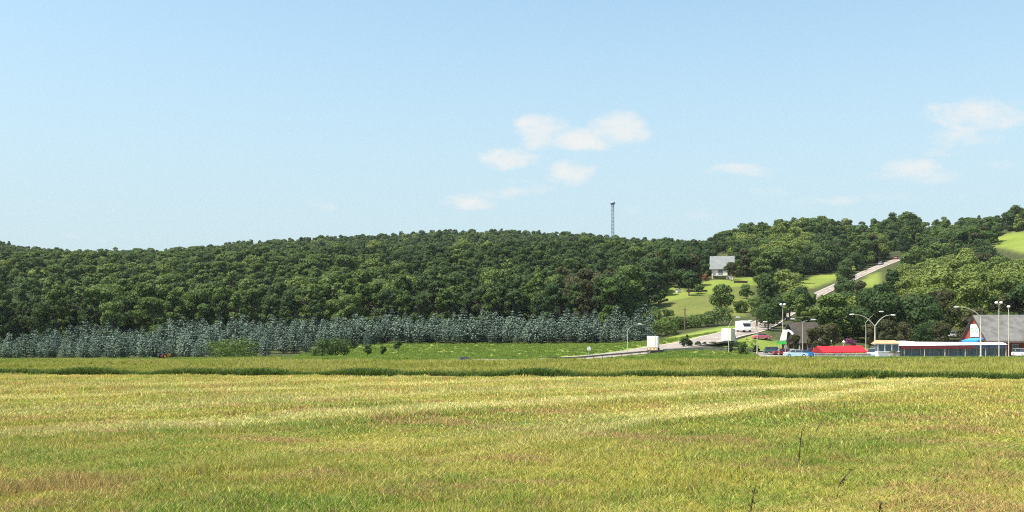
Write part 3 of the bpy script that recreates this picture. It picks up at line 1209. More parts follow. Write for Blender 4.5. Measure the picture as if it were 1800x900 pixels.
# ------------------------------------------------------------------ woods
SKY = [(-200, 415), (0, 419), (30, 432), (80, 434), (130, 438), (180, 434), (290, 437), (330, 432), (420, 422), (480, 419), (600, 411), (680, 409), (760, 404), (900, 402), (1000, 406), (1080, 414), (1130, 418),
       (1170, 415), (1200, 419), (1235, 426), (1262, 408), (1300, 392), (1340, 387), (1400, 378), (1432, 371), (1470, 379), (1505, 388), (1520, 393), (1555, 378), (1590, 368), (1615, 374),
       (1622, 390), (1645, 388), (1662, 372), (1680, 386), (1700, 378), (1725, 382), (1762, 372), (1800, 354), (2000, 330)]
SX, SY = np.array([a for a, _ in SKY], float), np.array([b for _, b in SKY], float)


def skyline(px):
    return np.interp(px, SX, SY)


CLEAR = [(LAWN1, 300, 465), (LAWN2, 300, 420), (LAWN3, 300, 520), (LAWN4, 300, 520), (LAWN5, 300, 640), (ROADVIEW, 300, 620), (ROADVIEW2, 300, 470), (HOUSE, 300, 506), ([(1672, 578), (1692, 578), (1692, 592), (1672, 592)], 262, 314)]


def blocked(x, y, z, h, r):
    """True where a tree would stand in a clearing or hide one that the eye sees"""
    bad = np.zeros(len(x), bool)
    rp = r * F / y
    for t in (0, .3, .55, .8, .97):
        pxx, pyy = proj(x, y, z + h * t)
        for dxs in (-.7, 0, .7):
            w = rp * dxs * (1 if t < .9 else .3) * (0 if t == 0 else 1)
            for poly, ya, yb in CLEAR:
                bad |= inpoly(pxx + w, pyy, poly) & (y > ya) & (y < yb)
    p0, q0 = proj(x, y, z)
    for poly, ya, yb in CLEAR:
        bad |= inpoly(p0, q0, poly) & (y > ya) & (y < yb + 200)
    bad |= near_line(x, y, main_s, 8)
    return bad


def hexgrid(y0, y1, px0, px1, s, jit=.45):
    rows = np.arange(y0, y1, s * .87)
    xs, ys = [], []
    for i, yv in enumerate(rows):
        a, b = X(px0, yv), X(px1, yv)
        xv = np.arange(a, b, s) + (i % 2) * s / 2
        xs.append(xv)
        ys.append(np.full(len(xv), yv))
    x, y = np.concatenate(xs), np.concatenate(ys)
    return x + rng.uniform(-jit, jit, len(x)) * s, y + rng.uniform(-jit, jit, len(y)) * s


def zone_kind(px, py, y):
    """which colour of tree grows where"""
    n_ = len(px)
    u = rng.random(n_)
    k = np.where(u < .50, 0, np.where(u < .86, 1, np.where(u < .885, 2, np.where(px > 1150, 3, 1))))      # dark mid lime olive
    # stands of one kind run together
    xw = (px - 900) / F * y
    q = np.sin(xw / 31 + 1.3 * np.sin(y / 47)) + np.sin(y / 38 + xw / 90 + 1.0) + rng.normal(0, .45, n_)
    k = np.where((q > .75) & (k == 0) & (u < .42), 1, k)
    k = np.where((q < -.65) & (k == 1) & (u < .82), 0, k)
    far_ = y > 620
    k = np.where(far_ & (u < .45), 0, np.where(far_, np.where(u < .95, 1, 2), k))
    # darker stand towards the middle and along the left end, lighter ones around the photo's left third
    dk_ = ((px > 720) & (px < 1240) & (py > 425) & (py < 545)) | ((px < 70) & (py > 500)) | ((px > 1420) & (px < 1500) & (py < 480) & (py > 400))
    k = np.where(dk_ & (u < .80), 0, np.where(dk_ & (u < .90), 1, k))
    lim = ((px > 1580) & (px < 1720) & (py > 455) & (py < 560)) | ((px > 1700) & (py > 475) & (py < 520)) | ((px > 1355) & (px < 1420) & (py > 400) & (py < 450))
    k = np.where((px > 560) & (px < 670) & (py > 480) & (py < 560) & (u < .7), 1, k)
    k = np.where(lim & (u < .9), 2, k)
    ol = ((px > 1480) & (py > 545)) | ((px > 980) & (px < 1060) & (py > 480) & (py < 560))
    k = np.where(ol & (u < .5), 3, np.where(ol & (u < .8), 0, k))
    lt = (px < 470) & (px > 70) & (py > 430)
    k = np.where(lt & (u < .22), 0, np.where(lt & (u < .85), 1, k))
    return k


KN = ['dark', 'mid', 'lime', 'olive']
KLAB = {'dark': 'dark green', 'mid': 'mid green', 'lime': 'bright yellow green', 'olive': 'brownish olive'}

x1, y1 = hexgrid(338, 620, -160, 1195, 8.0)
x2, y2 = hexgrid(620, 1130, -200, 1300, 7.4)
x3, y3 = hexgrid(290, 760, 1150, 1960, 9.6)
tx, ty = np.concatenate([x1, x2, x3]), np.concatenate([y1, y2, y3])
side = np.concatenate([np.zeros(len(x1)), np.zeros(len(x2)), np.ones(len(x3))])
tz = H(tx, ty)
px0_, py0_ = proj(tx, ty, tz)
th = rng.triangular(8.5, 13, 20, len(tx))
th = np.where(side == 1, np.minimum(th, 17.5), np.where(ty > 640, th * .82, np.where(ty < 440, th + 2.5, th)))
# nobody stands right in the spruce block, the lot or the buildings
ok = np.ones(len(tx), bool)
ok &= ~((side == 0) & (ty > 760) & False)
ok &= ~((side == 1) & (ty < 300) & (px0_ < 1400))
ok &= ~((px0_ > 1140) & (px0_ < 1400) & (ty < 372))
# fit under the skyline: shorten, or drop what would stick out
room = (py0_ - skyline(px0_)) * ty / F
wig = np.where(rng.random(len(tx)) < .3, rng.uniform(0, 2.0, len(tx)), rng.uniform(-6.0, -.3, len(tx)))
th = np.where(th > room + wig, room + wig, th)
ok &= th > 6.5
rad = th * .36
ok &= ~blocked(tx, ty, tz, th, rad)
tx, ty, tz, th, side, px0_, py0_ = [a[ok] for a in (tx, ty, tz, th, side, px0_, py0_)]
kinds = zone_kind(px0_, HZ - F * (tz + th * .6 - CZ) / ty, ty)

infr = (px0_ > -20) & (px0_ < 1820)
NAMES = 'broadleaf_tree'
single = np.zeros(len(tx), bool)
ids = np.where(infr)[0]
ids = ids[np.argsort(-th[ids] / ty[ids])][:262]
single[ids] = True
for i in np.where(single)[0]:
    kd = KN[kinds[i]]
    pr = PROTO[kd][random.randrange(len(PROTO[kd]))] if side[i] or kd in ('lime', 'olive') else PROTO[kd][random.choice((0, 2, 2, 3, 3, 4, 4))]
    s = th[i] / pr[2]
    ws = s * random.uniform(.92, 1.18) * (1 if th[i] > 9 else 1.25)
    where = 'in the wood rising behind the blue spruces' if side[i] == 0 else 'on the steep wooded slope above the roadside buildings'
    put_tree('broadleaf_tree', pr, (tx[i], ty[i], tz[i] - .3), (ws, ws, s), random.uniform(0, 6.28),
             '%s leafy tree %s' % (KLAB[kd], where), 'tree', ('trees of the wood behind the spruces' if side[i] == 0 else 'trees of the right hand hillside') + ', ' + KLAB[kd])
far_list = [p for kd in KN for p in FARP[kd]]
NEARI = {}
hs = [13, 14, 15] * 4
for kd in KN:      # the nearer trees of the mass keep their finer leaves
    NEARI[kd] = []
    for cr_, _, h_ in PROTO[kd]:
        NEARI[kd].append(len(far_list))
        far_list.append(cr_)
        hs.append(h_)
hs = np.array(hs, float)
for sd, nm, lab in ((0, 'distant_wood', 'far wood of mixed green trees covering the long ridge'), (1, 'hillside_wood', 'wood on the upper slope and crest of the right hand hill')):
    ids = np.where((~single) & (side == sd))[0]
    pick = kinds[ids] * 3 + rng.choice(3, len(ids), p=[.35, .3, .35])
    for j, i in enumerate(ids):
        if ty[i] < 640:
            opts = NEARI[KN[kinds[i]]]
            if sd == 0 and len(opts) > 4:
                opts = [opts[0]] + opts[2:5] * 2
            pick[j] = opts[int(rng.integers(len(opts)))]
    s = th[ids] / hs[pick]
    w = s * rng.uniform(.95, 1.25, len(ids)) * np.where(th[ids] < 9, 1.2, 1)
    scatter(nm, np.stack([tx[ids], ty[ids], tz[ids] - .3], 1), np.stack([w, w, s], 1), np.stack([0 * s, 0 * s, rng.uniform(0, 6.28, len(ids))], 1), pick, far_list, lab, 'wood')
print('trees', len(tx), 'single', single.sum())

# ------------------------------------------------------------------ blue spruce plantation
SPR = []
for i in range(4):
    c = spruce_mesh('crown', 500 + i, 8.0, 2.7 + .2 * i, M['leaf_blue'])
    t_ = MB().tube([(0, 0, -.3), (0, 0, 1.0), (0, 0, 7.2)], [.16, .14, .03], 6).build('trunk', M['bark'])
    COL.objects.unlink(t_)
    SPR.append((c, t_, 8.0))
spr = []
# rows: (first px, last px, Y, height)
for r_, (pa, pb, Y, hh) in enumerate([(-40, 348, 226, 4.6), (-30, 352, 233, 5.0), (-30, 352, 242, 5.4), (20, 470, 254, 5.6), (60, 560, 268, 6.2), (100, 640, 284, 6.8), (640, 1140, 306, 6.9), (650, 1140, 311, 7.0), (130, 650, 302, 7.2), (330, 1140, 318, 7.4), (300, 1135, 331, 7.8)]):
    n = int((X(pb, Y) - X(pa, Y)) / 3.0)
    for k in range(n + 1):
        px = pa + (pb - pa) * (k + random.uniform(-.25, .25)) / n
        y = Y + random.uniform(-1.6, 1.6)
        if random.random() < .06:
            continue
        spr.append((px, y, hh * random.uniform(.72, 1.18)))
spr.sort(key=lambda q: q[1])
print('spruces', len(spr))
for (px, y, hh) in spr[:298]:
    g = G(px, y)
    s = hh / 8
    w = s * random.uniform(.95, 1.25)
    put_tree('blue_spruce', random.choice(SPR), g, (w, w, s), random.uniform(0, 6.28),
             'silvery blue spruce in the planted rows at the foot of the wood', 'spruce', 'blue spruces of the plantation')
rest = spr[298:]
if rest:
    pts_ = [G(a, b) for a, b, _ in rest]
    sA = np.array([c / 8 for _, _, c in rest])
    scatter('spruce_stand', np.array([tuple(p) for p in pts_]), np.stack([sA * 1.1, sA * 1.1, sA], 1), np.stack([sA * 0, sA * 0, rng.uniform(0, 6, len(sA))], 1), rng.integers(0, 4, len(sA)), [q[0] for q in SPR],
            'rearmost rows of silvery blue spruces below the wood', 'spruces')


# ------------------------------------------------------------------ single trees and shrubs
def shrub(name, px, Y, w, h, mat, label, cat='shrub', n=900, leaf=.3, shape='round', group=None, trunk=False, sink=.1):
    g = G(px, Y)
    e = empty(name, g - Vector((0, 0, sink)), random.uniform(0, 6), label, cat, group)
    c = crown_mesh('crown' if trunk else 'foliage', int(px * 3 + Y), h, w / 2, n, leaf, M[mat], .22 if trunk else .0, shape=shape, link=True)
    c.parent = e
    if trunk:
        trunk_mb(h, .03 * h, int(px), limbs=5, top=.7).build('trunk', M['bark'], e)
    else:
        trunk_mb(h * .8, .03 * h, int(px), limbs=3, top=.7).build('stem', M['bark'], e)
    return e


shrub('broadleaf_tree', 1268, 372, 10.5, 11.5, 'leaf_mid', 'lone leafy tree with visible trunk in the middle of the lower lawn', 'tree', 2600, .5, trunk=True)
shrub('broadleaf_tree', 1211, 440, 8, 10.5, 'leaf_dark', 'leafy tree at the left of the upper lawn below the house', 'tree', 2400, .55, trunk=True)
shrub('broadleaf_tree', 1285, 486, 9.5, 8.6, 'leaf_olive', 'olive green tree covering the right corner of the hillside house', 'tree', 2000, .5, trunk=True)
shrub('broadleaf_tree', 1239, 496, 6, 7.5, 'leaf_dark', 'dark tree touching the left end of the hillside house', 'tree', 1800, .45, trunk=True)
shrub('shrub', 1240, 488, 4.5, 3.6, 'leaf_rust', 'rust coloured shrub at the left of the hillside house', n=700)
shrub('shrub', 405, 219, 10.5, 4.4, 'leaf_mid', 'wide green bush in front of the left part of the spruces', n=2600, shape='wide')
shrub('shrub', 590, 221, 7.2, 4.4, 'leaf_dark', 'dark green bush at the left end of the open meadow', n=2400, shape='wide')
shrub('shrub', 560, 225, 3.6, 2.4, 'leaf_mid', 'low green bush left of the dark meadow bush', n=800, shape='wide')
for px, Y, w, h, lab in ((646, 246, 2.4, 3.0, 'small dark tree at the left front of the meadow spruces'), (674, 250, 2.0, 2.4, 'smallest dark tree in front of the meadow spruces'), (700, 270, 2.6, 3.0, 'small dark tree tucked against the meadow spruces')):
    shrub('small_tree', px, Y, w, h, 'leaf_dark', lab, 'tree', 700, .3, trunk=True)
for px, Y, w, h, lab in ((1302, 392, 5, 4.5, 'small bush on the right of the lower olive lawn'), (1176, 400, 4, 3.2, 'small bush on the left of the lower olive lawn'), (1313, 430, 6, 6.0, 'leafy bush where the two lawns meet on the right'), (1228, 446, 4, 4.0, 'small bush left of the middle of the upper lawn'), (1170, 318, 9, 5.5, 'green thicket just right of the spruces'), (1232, 330, 8, 4.0, 'low green thicket below the olive lawn'), (1192, 330, 7, 3.8, 'low bushes between the spruces and the olive lawn'),
                         (1150, 330, 8, 7.5, 'leafy dark tree at the right end of the spruces'), (1262, 332, 9, 6.0, 'dark bush under the lone tree on the lawn')):
    shrub('shrub', px, Y, w, h, 'leaf_mid' if px != 1150 and px != 1262 else 'leaf_dark', lab, n=1800, leaf=.4, shape='wide')
# clipped bushes on the road island
for px, Y, w, h, lab in ((1201, 249, 2.0, 2.3, 'large dark round clipped bush at the left of the road island'), (1212, 250, 1.5, 1.8, 'dark clipped bush touching the largest island bush'),
                         (1228, 253, 1.8, 1.3, 'low dark clipped bush in the middle of the road island'), (1239, 255, 1.5, 1.2, 'smaller low clipped bush right of the middle island bush'), (1252, 258, 2.1, 1.3, 'dark clipped bush at the right of the road island')):
    shrub('clipped_bush', px, Y, w, h, 'leaf_hedge', lab, 'bush', 900, .2, shape='wide')
shrub('shrub', 1306, 234, 3.0, 2.9, 'leaf_mid', 'round olive green bush beside the lamp post before the side road', n=1200, leaf=.25)
shrub('shrub', 1284, 240, 1.7, 2.6, 'leaf_hedge', 'dark upright bush right of the lamp post by the white truck', n=900, leaf=.22)
shrub('shrub', 1329, 246, 1.9, 2.0, 'leaf_hedge', 'small dark bush at the mouth of the side road', n=700, leaf=.22)
shrub('flowering_tree', 1494, 256, 3.4, 4.6, 'leaf_purple', 'purple flowering tree behind the red canopy', 'tree', 1400, .25, trunk=True)
shrub('broadleaf_tree', 1397, 236, 3.0, 5.4, 'leaf_olive', 'olive round tree in front of the dark gable', 'tree', 1500, .3, trunk=True)
for i, (px, Y, w, h, mt, lab) in enumerate(((1428, 234, 3.6, 6.8, 'leaf_olive', 'slim brownish tree right of the dark gable'), (1446, 238, 5.4, 7.2, 'leaf_olive', 'brownish tree just left of the red canopy'), (1350, 300, 9, 7.5, 'leaf_dark', 'dark tree above the pink car'), (1330, 320, 9, 9, 'leaf_mid', 'green tree beside the road above the small cars'),
                                             (1590, 262, 6.0, 8.5, 'leaf_olive', 'olive brown tree behind the left end of the long shop'), (1625, 266, 6.5, 8.0, 'leaf_dark', 'dark tree behind the white shop roof'),
                                             (1655, 264, 6.0, 8.8, 'leaf_olive', 'brownish tree behind the middle of the long shop'), (1640, 275, 6.5, 8.4, 'leaf_dark', 'dark tree behind the shop between two brownish ones'), (1560, 268, 6.5, 8.6, 'leaf_olive', 'olive tree behind the small kiosk'),
                                             (1528, 262, 5.0, 8.0, 'leaf_olive', 'brown green tree right of the purple tree'), (1465, 262, 5.5, 8.2, 'leaf_olive', 'brownish tree behind the red canopy'))):
    shrub('broadleaf_tree', px, Y, w, h, mt, lab, 'tree', 2000, .38, trunk=True)
for i_, (px, Y, h) in enumerate(((1446, 300, 8), (1456, 338, 8.5), (1468, 322, 9.5), (1484, 340, 11), (1500, 318, 10), (1512, 350, 14), (1530, 335, 12.5), (1546, 362, 13), (1476, 378, 8), (1440, 348, 7), (1492, 372, 12))):
    g_t = G(px, Y)
    put_tree('broadleaf_tree', PROTO[('mid', 'dark', 'olive')[i_ % 3]][i_ % 2], (g_t.x, g_t.y, g_t.z - .3), (h / 14, h / 14, h / 14), i_ * 1.7,
             'leafy tree in the thicket between the forked street lamps and the hill road', 'tree', 'thicket trees behind the forked street lamps')
for i_, (px, Y) in enumerate(((1690, 700), (1706, 712), (1722, 698), (1737, 706), (1751, 700), (1765, 712), (1779, 702), (1793, 708), (1808, 700), (1822, 705))):
    g_t = G(px, Y)
    h = max(7, (proj(g_t.x, g_t.y, g_t.z)[1] - float(skyline(px))) * Y / F + random.uniform(-1.5, .5))
    put_tree('broadleaf_tree', PROTO[('dark', 'mid')[i_ % 2]][i_ % 3], (g_t.x, g_t.y, g_t.z - .3), (h / 13.5, h / 13.5, h / 14.5), i_ * 2.1,
             'green tree in the row on the skyline above the far right lawn', 'tree', 'skyline trees above the far right lawn')
for px, Y, w, h, mt, lab in ((1422, 392, 7, 6.5, 'leaf_mid', 'low green tree under the left end of the visible lower strip of hill road'), (1480, 446, 8, 8.5, 'leaf_dark', 'dark tree at the right end of the visible lower strip of hill road'), (1345, 312, 8, 7.0, 'leaf_mid', 'green tree hiding the road above the pinkish car'), (1366, 330, 9, 8.5, 'leaf_dark', 'dark tree hiding the bend of the climbing road'), (1380, 358, 9, 9.0, 'leaf_dark', 'dark round tree in front of the hidden bend of the road'), (1388, 352, 10, 9.5, 'leaf_mid', 'mid green tree below the bend of the climbing road'),
                             (1409, 375, 9.5, 10, 'leaf_dark', 'dark tree between the bend and the visible strip of road'), (1490, 470, 11, 15, 'leaf_dark', 'tall dark tree standing between the two visible stretches of road'),
                             (1494, 440, 8, 7, 'leaf_mid', 'green tree below the tall dark tree by the road')):
    shrub('broadleaf_tree', px, Y, w, h, mt, lab, 'tree', 3400, .45, trunk=True)
shrub('feather_plant', 1208, 249.4, 1.6, 3.4, 'leaf_olive', 'feathery pale plant rising above the island bushes', 'plant', 160, .28)

# ------------------------------------------------------------------ materials of built things
M['stucco'] = simple('house_render', (0.52, 0.48, 0.41), 0.8, var=.12, scale=1)
M['white'] = simple('white_paint', (0.72, 0.71, 0.68), 0.45, var=.06, scale=1.5)
M['cream'] = simple('cream_paint', (0.68, 0.65, 0.53), 0.5, var=.07, scale=1.5)
M['tan'] = simple('tan_board', (0.52, 0.33, 0.14), 0.6, var=.25, scale=2.5)
M['steel'] = simple('galvanised_steel', (0.46, 0.44, 0.38), 0.6, .1, var=.12, scale=2)
M['dark_steel'] = simple('dark_steel', (0.09, 0.09, 0.10), 0.5, .3, var=.2, scale=2)
M['mast'] = simple('mast_steel', (0.27, 0.30, 0.35), 0.6, .1, var=.1, scale=.5)
M['rubber'] = simple('tyre_rubber', (0.025, 0.025, 0.027), 0.85, var=.2)
M['red'] = simple('bright_red_sheet', (0.50, 0.010, 0.018), 0.5, var=.10, scale=.8)
M['dark_red'] = simple('dark_red_paint', (0.13, 0.014, 0.018), 0.55, var=.15)
M['brick'] = simple('red_brown_boards', (0.30, 0.048, 0.030), 0.8, var=.22, scale=1.2, bump=.3)
M['brown'] = simple('dark_brown_boards', (0.055, 0.032, 0.022), 0.8, var=.2, scale=1.2, bump=.3)
M['roof_grey'] = simple('weathered_grey_shingle', (0.128, 0.123, 0.118), 0.9, var=.16, scale=.7, bump=.4)
M['roof_pale'] = simple('pale_grey_shingle', (0.17, 0.183, 0.18), 0.85, var=.1, scale=.7, bump=.3)
M['roof_brown'] = simple('brown_shingle', (0.045, 0.036, 0.026), 0.9, var=.18, scale=.7, bump=.4)
M['roof_tan'] = simple('tan_roof', (0.42, 0.27, 0.15), 0.8, var=.12, scale=1)
M['stone'] = simple('pale_stone', (0.36, 0.33, 0.29), 0.9, var=.2, scale=1.5, bump=.4)
M['blue'] = simple('bright_blue_canvas', (0.03, 0.24, 0.62), 0.6, var=.1)
M['green'] = simple('green_paint', (0.05, 0.45, 0.06), 0.5, var=.1)
M['panel_blue'] = simple('blue_grey_panel', (0.07, 0.12, 0.15), 0.4, var=.2, scale=1)
M['orange'] = simple('orange_paint', (0.80, 0.27, 0.03), 0.5, var=.12)
M['navy'] = simple('navy_canvas', (0.03, 0.045, 0.10), 0.7, var=.12)
M['rail'] = simple('rusty_guard_rail', (0.20, 0.17, 0.16), 0.6, .3, var=.2)


def glass_mat(name, c, rough=.08):
    m, t, b, o = mat_new(name)
    tcn = nd(t, 'ShaderNodeTexCoord')
    t.links.new(mixrgb(t, noise(t, .8, 3, .5, tcn.outputs['Object']), tuple(x * .6 for x in c), tuple(x * 1.4 for x in c)), b.inputs['Base Color'])
    b.inputs['Roughness'].default_value = rough
    b.inputs['Specular IOR Level'].default_value = .8
    return m


M['glass'] = glass_mat('dark_window_glass', (.03, .04, .05))
M['glass_blue'] = glass_mat('bluish_shop_glass', (.035, .075, .10), .15)
M['lamp_lens'] = simple('lamp_lens', (.75, .74, .68), .3, var=.05)
M['light_red'] = simple('tail_light', (.5, .02, .02), .3, var=.05)


def car_paint(name, c):
    m, t, b, o = mat_new(name)
    tcn = nd(t, 'ShaderNodeTexCoord')
    t.links.new(mixrgb(t, noise(t, 1.2, 4, .6, tcn.outputs['Object']), tuple(x * .88 for x in c), c), b.inputs['Base Color'])
    b.inputs['Roughness'].default_value = .32
    b.inputs['Coat Weight'].default_value = .6
    b.inputs['Coat Roughness'].default_value = .08
    return m


def wheels(e, xs, w, r, wd=.24):
    for x in xs:
        for s in (-1, 1):
            t_ = MB().tube([(x, s * (w / 2 - wd), r), (x, s * w / 2, r)], r, 16)
            wh = t_.build('wheel', M['rubber'], e)
            MB().tube([(x, s * (w / 2 - .02), r), (x, s * (w / 2 + .012), r)], r * .58, 12).build('rim', M['steel'], wh)


def car(px, Y, rz, col, label, kind='sedan', name='parked_car', cat='car', L=4.5, W_=1.78, group='cars parked in the lot', z=None):
    p = G(px, Y) + Vector((0, 0, .06))
    if z is not None:
        p.z = z
    e = empty(name, p, rz, label, cat, group)
    pm = car_paint('car_paint_%s' % col[0], col[1])
    h = L / 2
    body = [(-h, .30), (-h - .03, .62), (-h + .05, .86), (-h + .9 if kind == 'sedan' else -h + .1, .96), (h - 1.25, .94), (h - .25, .78), (h, .60), (h, .32), (h - .5, .22), (-h + .4, .22)]
    MB().prism(body, 'y', -W_ / 2, W_ / 2).build('body', pm, e, bevel=.06)
    if kind == 'sedan':
        cab = [(-h + .75, .93), (-h + 1.45, 1.40), (-h + 2.75, 1.42), (-h + 3.55, .93)]
    else:
        cab = [(-h + .10, .93), (-h + .35, 1.62), (-h + 2.75, 1.66), (-h + 3.55, .93)]
    # tapered greenhouse
    m = MB()
    n = len(cab)
    vs = [(x, -W_ / 2 * (.96 if z_ < 1 else .80), z_) for x, z_ in cab] + [(x, W_ / 2 * (.96 if z_ < 1 else .80), z_) for x, z_ in cab]
    m.add(vs, [list(range(n))[::-1], list(range(n, 2 * n))] + [(i, (i + 1) % n, n + (i + 1) % n, n + i) for i in range(n)])
    m.build('window', M['glass'], e, bevel=.03)
    (x1_, z1_), (x2_, z2_) = cab[1], cab[2]
    MB().box(((x1_ + x2_) / 2, 0, max(z1_, z2_) + .02), (x2_ - x1_ + .1, W_ * .80, .05)).build('roof', pm, e, bevel=.02)
    m = MB()
    for s in (-1, 1):
        m.box((x1_ + (x2_ - x1_) * .48, s * W_ * .435, 1.17), (.09, .06, .5), taper=.9)
    m.build('pillar', pm, e)
    wheels(e, (-h + .85, h - .85), W_ + .02, .33)
    for s in (-1, 1):
        MB().box((h - .06, s * W_ * .36, .66), (.16, .34, .14)).build('headlight', M['lamp_lens'], e)
        MB().box((-h + .01, s * W_ * .38, .72), (.10, .26, .16)).build('tail_light', M['light_red'], e)
    return e


C_WHITE, C_BLUE, C_LBLUE, C_DRED, C_PINK, C_GREY, C_SILV, C_TEAL, C_BLACK = (('white', (.78, .78, .76)), ('blue', (.04, .22, .55)), ('light_blue', (.42, .58, .64)), ('dark_red', (.22, .02, .04)),
    ('pink_red', (.60, .12, .17)), ('grey', (.20, .19, .22)), ('silver', (.50, .50, .50)), ('teal', (.05, .13, .13)), ('black', (.03, .03, .04)))


def lot_z(px, Y):
    return G(px, Y).z + .06


car(1339, 275, R(8), C_PINK, 'pinkish red car parked uphill from the other cars near the small dark bush')
car(1417, 226, R(12), C_BLUE, 'bright blue car parked at the left of the red canopy')
car(1397, 232, R(4), C_WHITE, 'white car parked to the left of the bright blue car')
car(1399, 216, R(-6), C_LBLUE, 'pale blue car nearest the tall grass left of the red canopy')
car(1377, 240, R(2), C_DRED, 'dark magenta car parked behind the left of the white car')
car(1361, 244, R(0), C_TEAL, 'dark teal car at the left end of the parked row', 'wagon')
car(1533, 218, R(75), C_LBLUE, 'pale blue van squeezed between the red canopy and the small kiosk', 'wagon', L=4.8, W_=2.0)
car(1797, 220, R(-85), C_WHITE, 'white van at the right edge in front of the large barn', 'wagon', L=4.8, W_=2.0)
car(1682, 312, R(5), C_WHITE, 'white car on the rise just left of the brick gable', 'wagon')


def on_road(px):
    b = min(range(1, len(main_s) - 1), key=lambda i: abs(900 + F * main_s[i].x / main_s[i].y - px))
    d = main_s[b + 1] - main_s[b - 1]
    n = Vector((-d.y, d.x, 0)).normalized()
    return main_s[b] + Vector((0, 0, .12)), math.atan2(d.y, d.x), n, math.atan2(d.z, math.hypot(d.x, d.y))


def road_car(px, off, rev, col, label, kind='sedan', **k):
    p, a, n, pitch = on_road(px)
    e = car(px, 100, a + (math.pi if rev else 0), col, label, kind, name='car_on_road', group=None, **k)
    e.location = p + n * off
    e.rotation_euler = (0, -pitch if not rev else pitch, a + (math.pi if rev else 0))
    return e


road_car(1581, 1.5, False, C_DRED, 'dark red car high up on the climbing road near its crest', 'wagon', L=5)
road_car(1556, 1.8, False, C_GREY, 'grey car below the dark red one on the climbing road', 'wagon', L=5)
g = G(817, 196)
e = car(817, 196, R(12), ('dusty_grey', (.13, .125, .13)), 'low grey car half hidden by grass at the far left end of the road', name='car_on_road', group=None, z=h1(g.x, 196) - .3)


# ---- trucks
def box_truck(loc, rz, w, hbox, lbox, cabmat, label, low='tan', sill=1.15, name='box_truck'):
    e = empty(name, loc, rz, label, 'truck')
    MB().box((0, 0, sill + hbox / 2), (lbox, w, hbox)).build('cargo_box', M['white'] if low == 'tan' else M['cream'], e, bevel=.05)
    m = MB()
    m.box((-lbox / 2 - .015, 0, sill + hbox / 2), (.03, w * .84, hbox * .9))
    for s in (-.25, .25):
        m.box((-lbox / 2 - .05, w * s, sill + hbox * .5), (.05, .04, hbox * .84))
    m.build('rear_door', M['white'], e)
    m = MB()
    m.box((0, 0, sill - .14), (lbox, w * .6, .26))
    m.build('chassis', M['dark_steel'], e)
    if low == 'tan':
        tg = MB().box((-lbox / 2 - .06, 0, sill - .36), (.14, w * .96, .70)).build('tail_lift', M['tan'], e, bevel=.02)
        mm = MB()
        for s in (-.32, 0, .32):
            mm.box((-lbox / 2 - .15, w * s, sill - .30), (.03, w * .12, .34))
        mm.build('lift_pad', M['cream'], tg)
    MB().box((-lbox / 2 - .1, 0, .52), (.12, w * .9, .14)).build('bumper', M['dark_steel'], e)
    for s in (-1, 1):
        MB().box((-lbox / 2 - .17, s * w * .42, .62), (.06, .2, .12)).build('tail_light', M['light_red'], e)
    cx = lbox / 2 + .15
    prof = [(cx, .45), (cx, 2.35), (cx + .95, 2.4), (cx + 1.35, 1.55), (cx + 2.1, 1.35), (cx + 2.15, .45)]
    cb = MB().prism(prof, 'y', -w * .46, w * .46).build('cab', cabmat, e, bevel=.06)
    MB().add([(cx + 1.0, -w * .4, 2.3), (cx + 1.0, w * .4, 2.3), (cx + 1.38, w * .42, 1.58), (cx + 1.38, -w * .42, 1.58)], [(0, 3, 2, 1)]).build('windscreen', M['glass'], cb)
    for s in (-1, 1):
        MB().box((cx + .6, s * w * .465, 1.85), (.7, .03, .55)).build('window', M['glass'], cb)
    wheels(e, (-lbox / 2 + 1.1, lbox / 2 + 1.3), w, .48, .35)
    return e


p = P(1151, 627.5, 236)
box_truck(Vector((p.x - .2, p.y + 1.2, h1(p.x - .2, p.y + 1.2) - .05)), R(79), 2.35, 2.5, 4.4, M['navy'], 'white box truck with tan tail lift seen from behind on the lower road')
p = P(1272, 603, 262)
box_truck(Vector((p.x + 1.6, p.y + 2.4, h1(p.x, p.y) + .25)), R(66), 2.3, 3.0, 4.4, M['cream'], 'cream box truck driving up the road behind the thin lamp post', low='none', sill=.95)
# motor home coming down the road, right of the cream truck
p, a, n, pitch = on_road(1301)
e = empty('motor_home', p - n * 1.0, a + math.pi + R(34), 'white motor home with dark windscreen facing down the road', 'motor home')
MB().prism([(-3, .5), (-3, 2.9), (1.2, 2.95), (2.1, 2.75), (2.2, 1.9), (2.55, 1.3), (3.0, 1.1), (3.05, .45)], 'y', -1.15, 1.15).build('body', M['white'], e, bevel=.1)
MB().add([(2.22, -1.0, 2.0), (2.22, 1.0, 2.0), (2.58, 1.02, 1.34), (2.58, -1.02, 1.34)], [(0, 3, 2, 1), (0, 1, 2, 3)]).build('windscreen', M['glass'], e)
MB().box((2.17, 0, 2.0), (.12, 2.06, .5)).box((1.3, 1.16, 1.9), (1.0, .03, .55)).box((-1.2, 1.16, 1.9), (1.4, .03, .55)).build('window', M['glass'], e)
MB().box((3.0, 0, .55), (.2, 2.2, .3)).build('bumper', M['white'], e, bevel=.04)
for s in (-1, 1):
    MB().box((3.02, s * .8, .85), (.1, .35, .2)).build('headlight', M['lamp_lens'], e)
wheels(e, (-1.9, 2.1), 2.2, .42, .3)

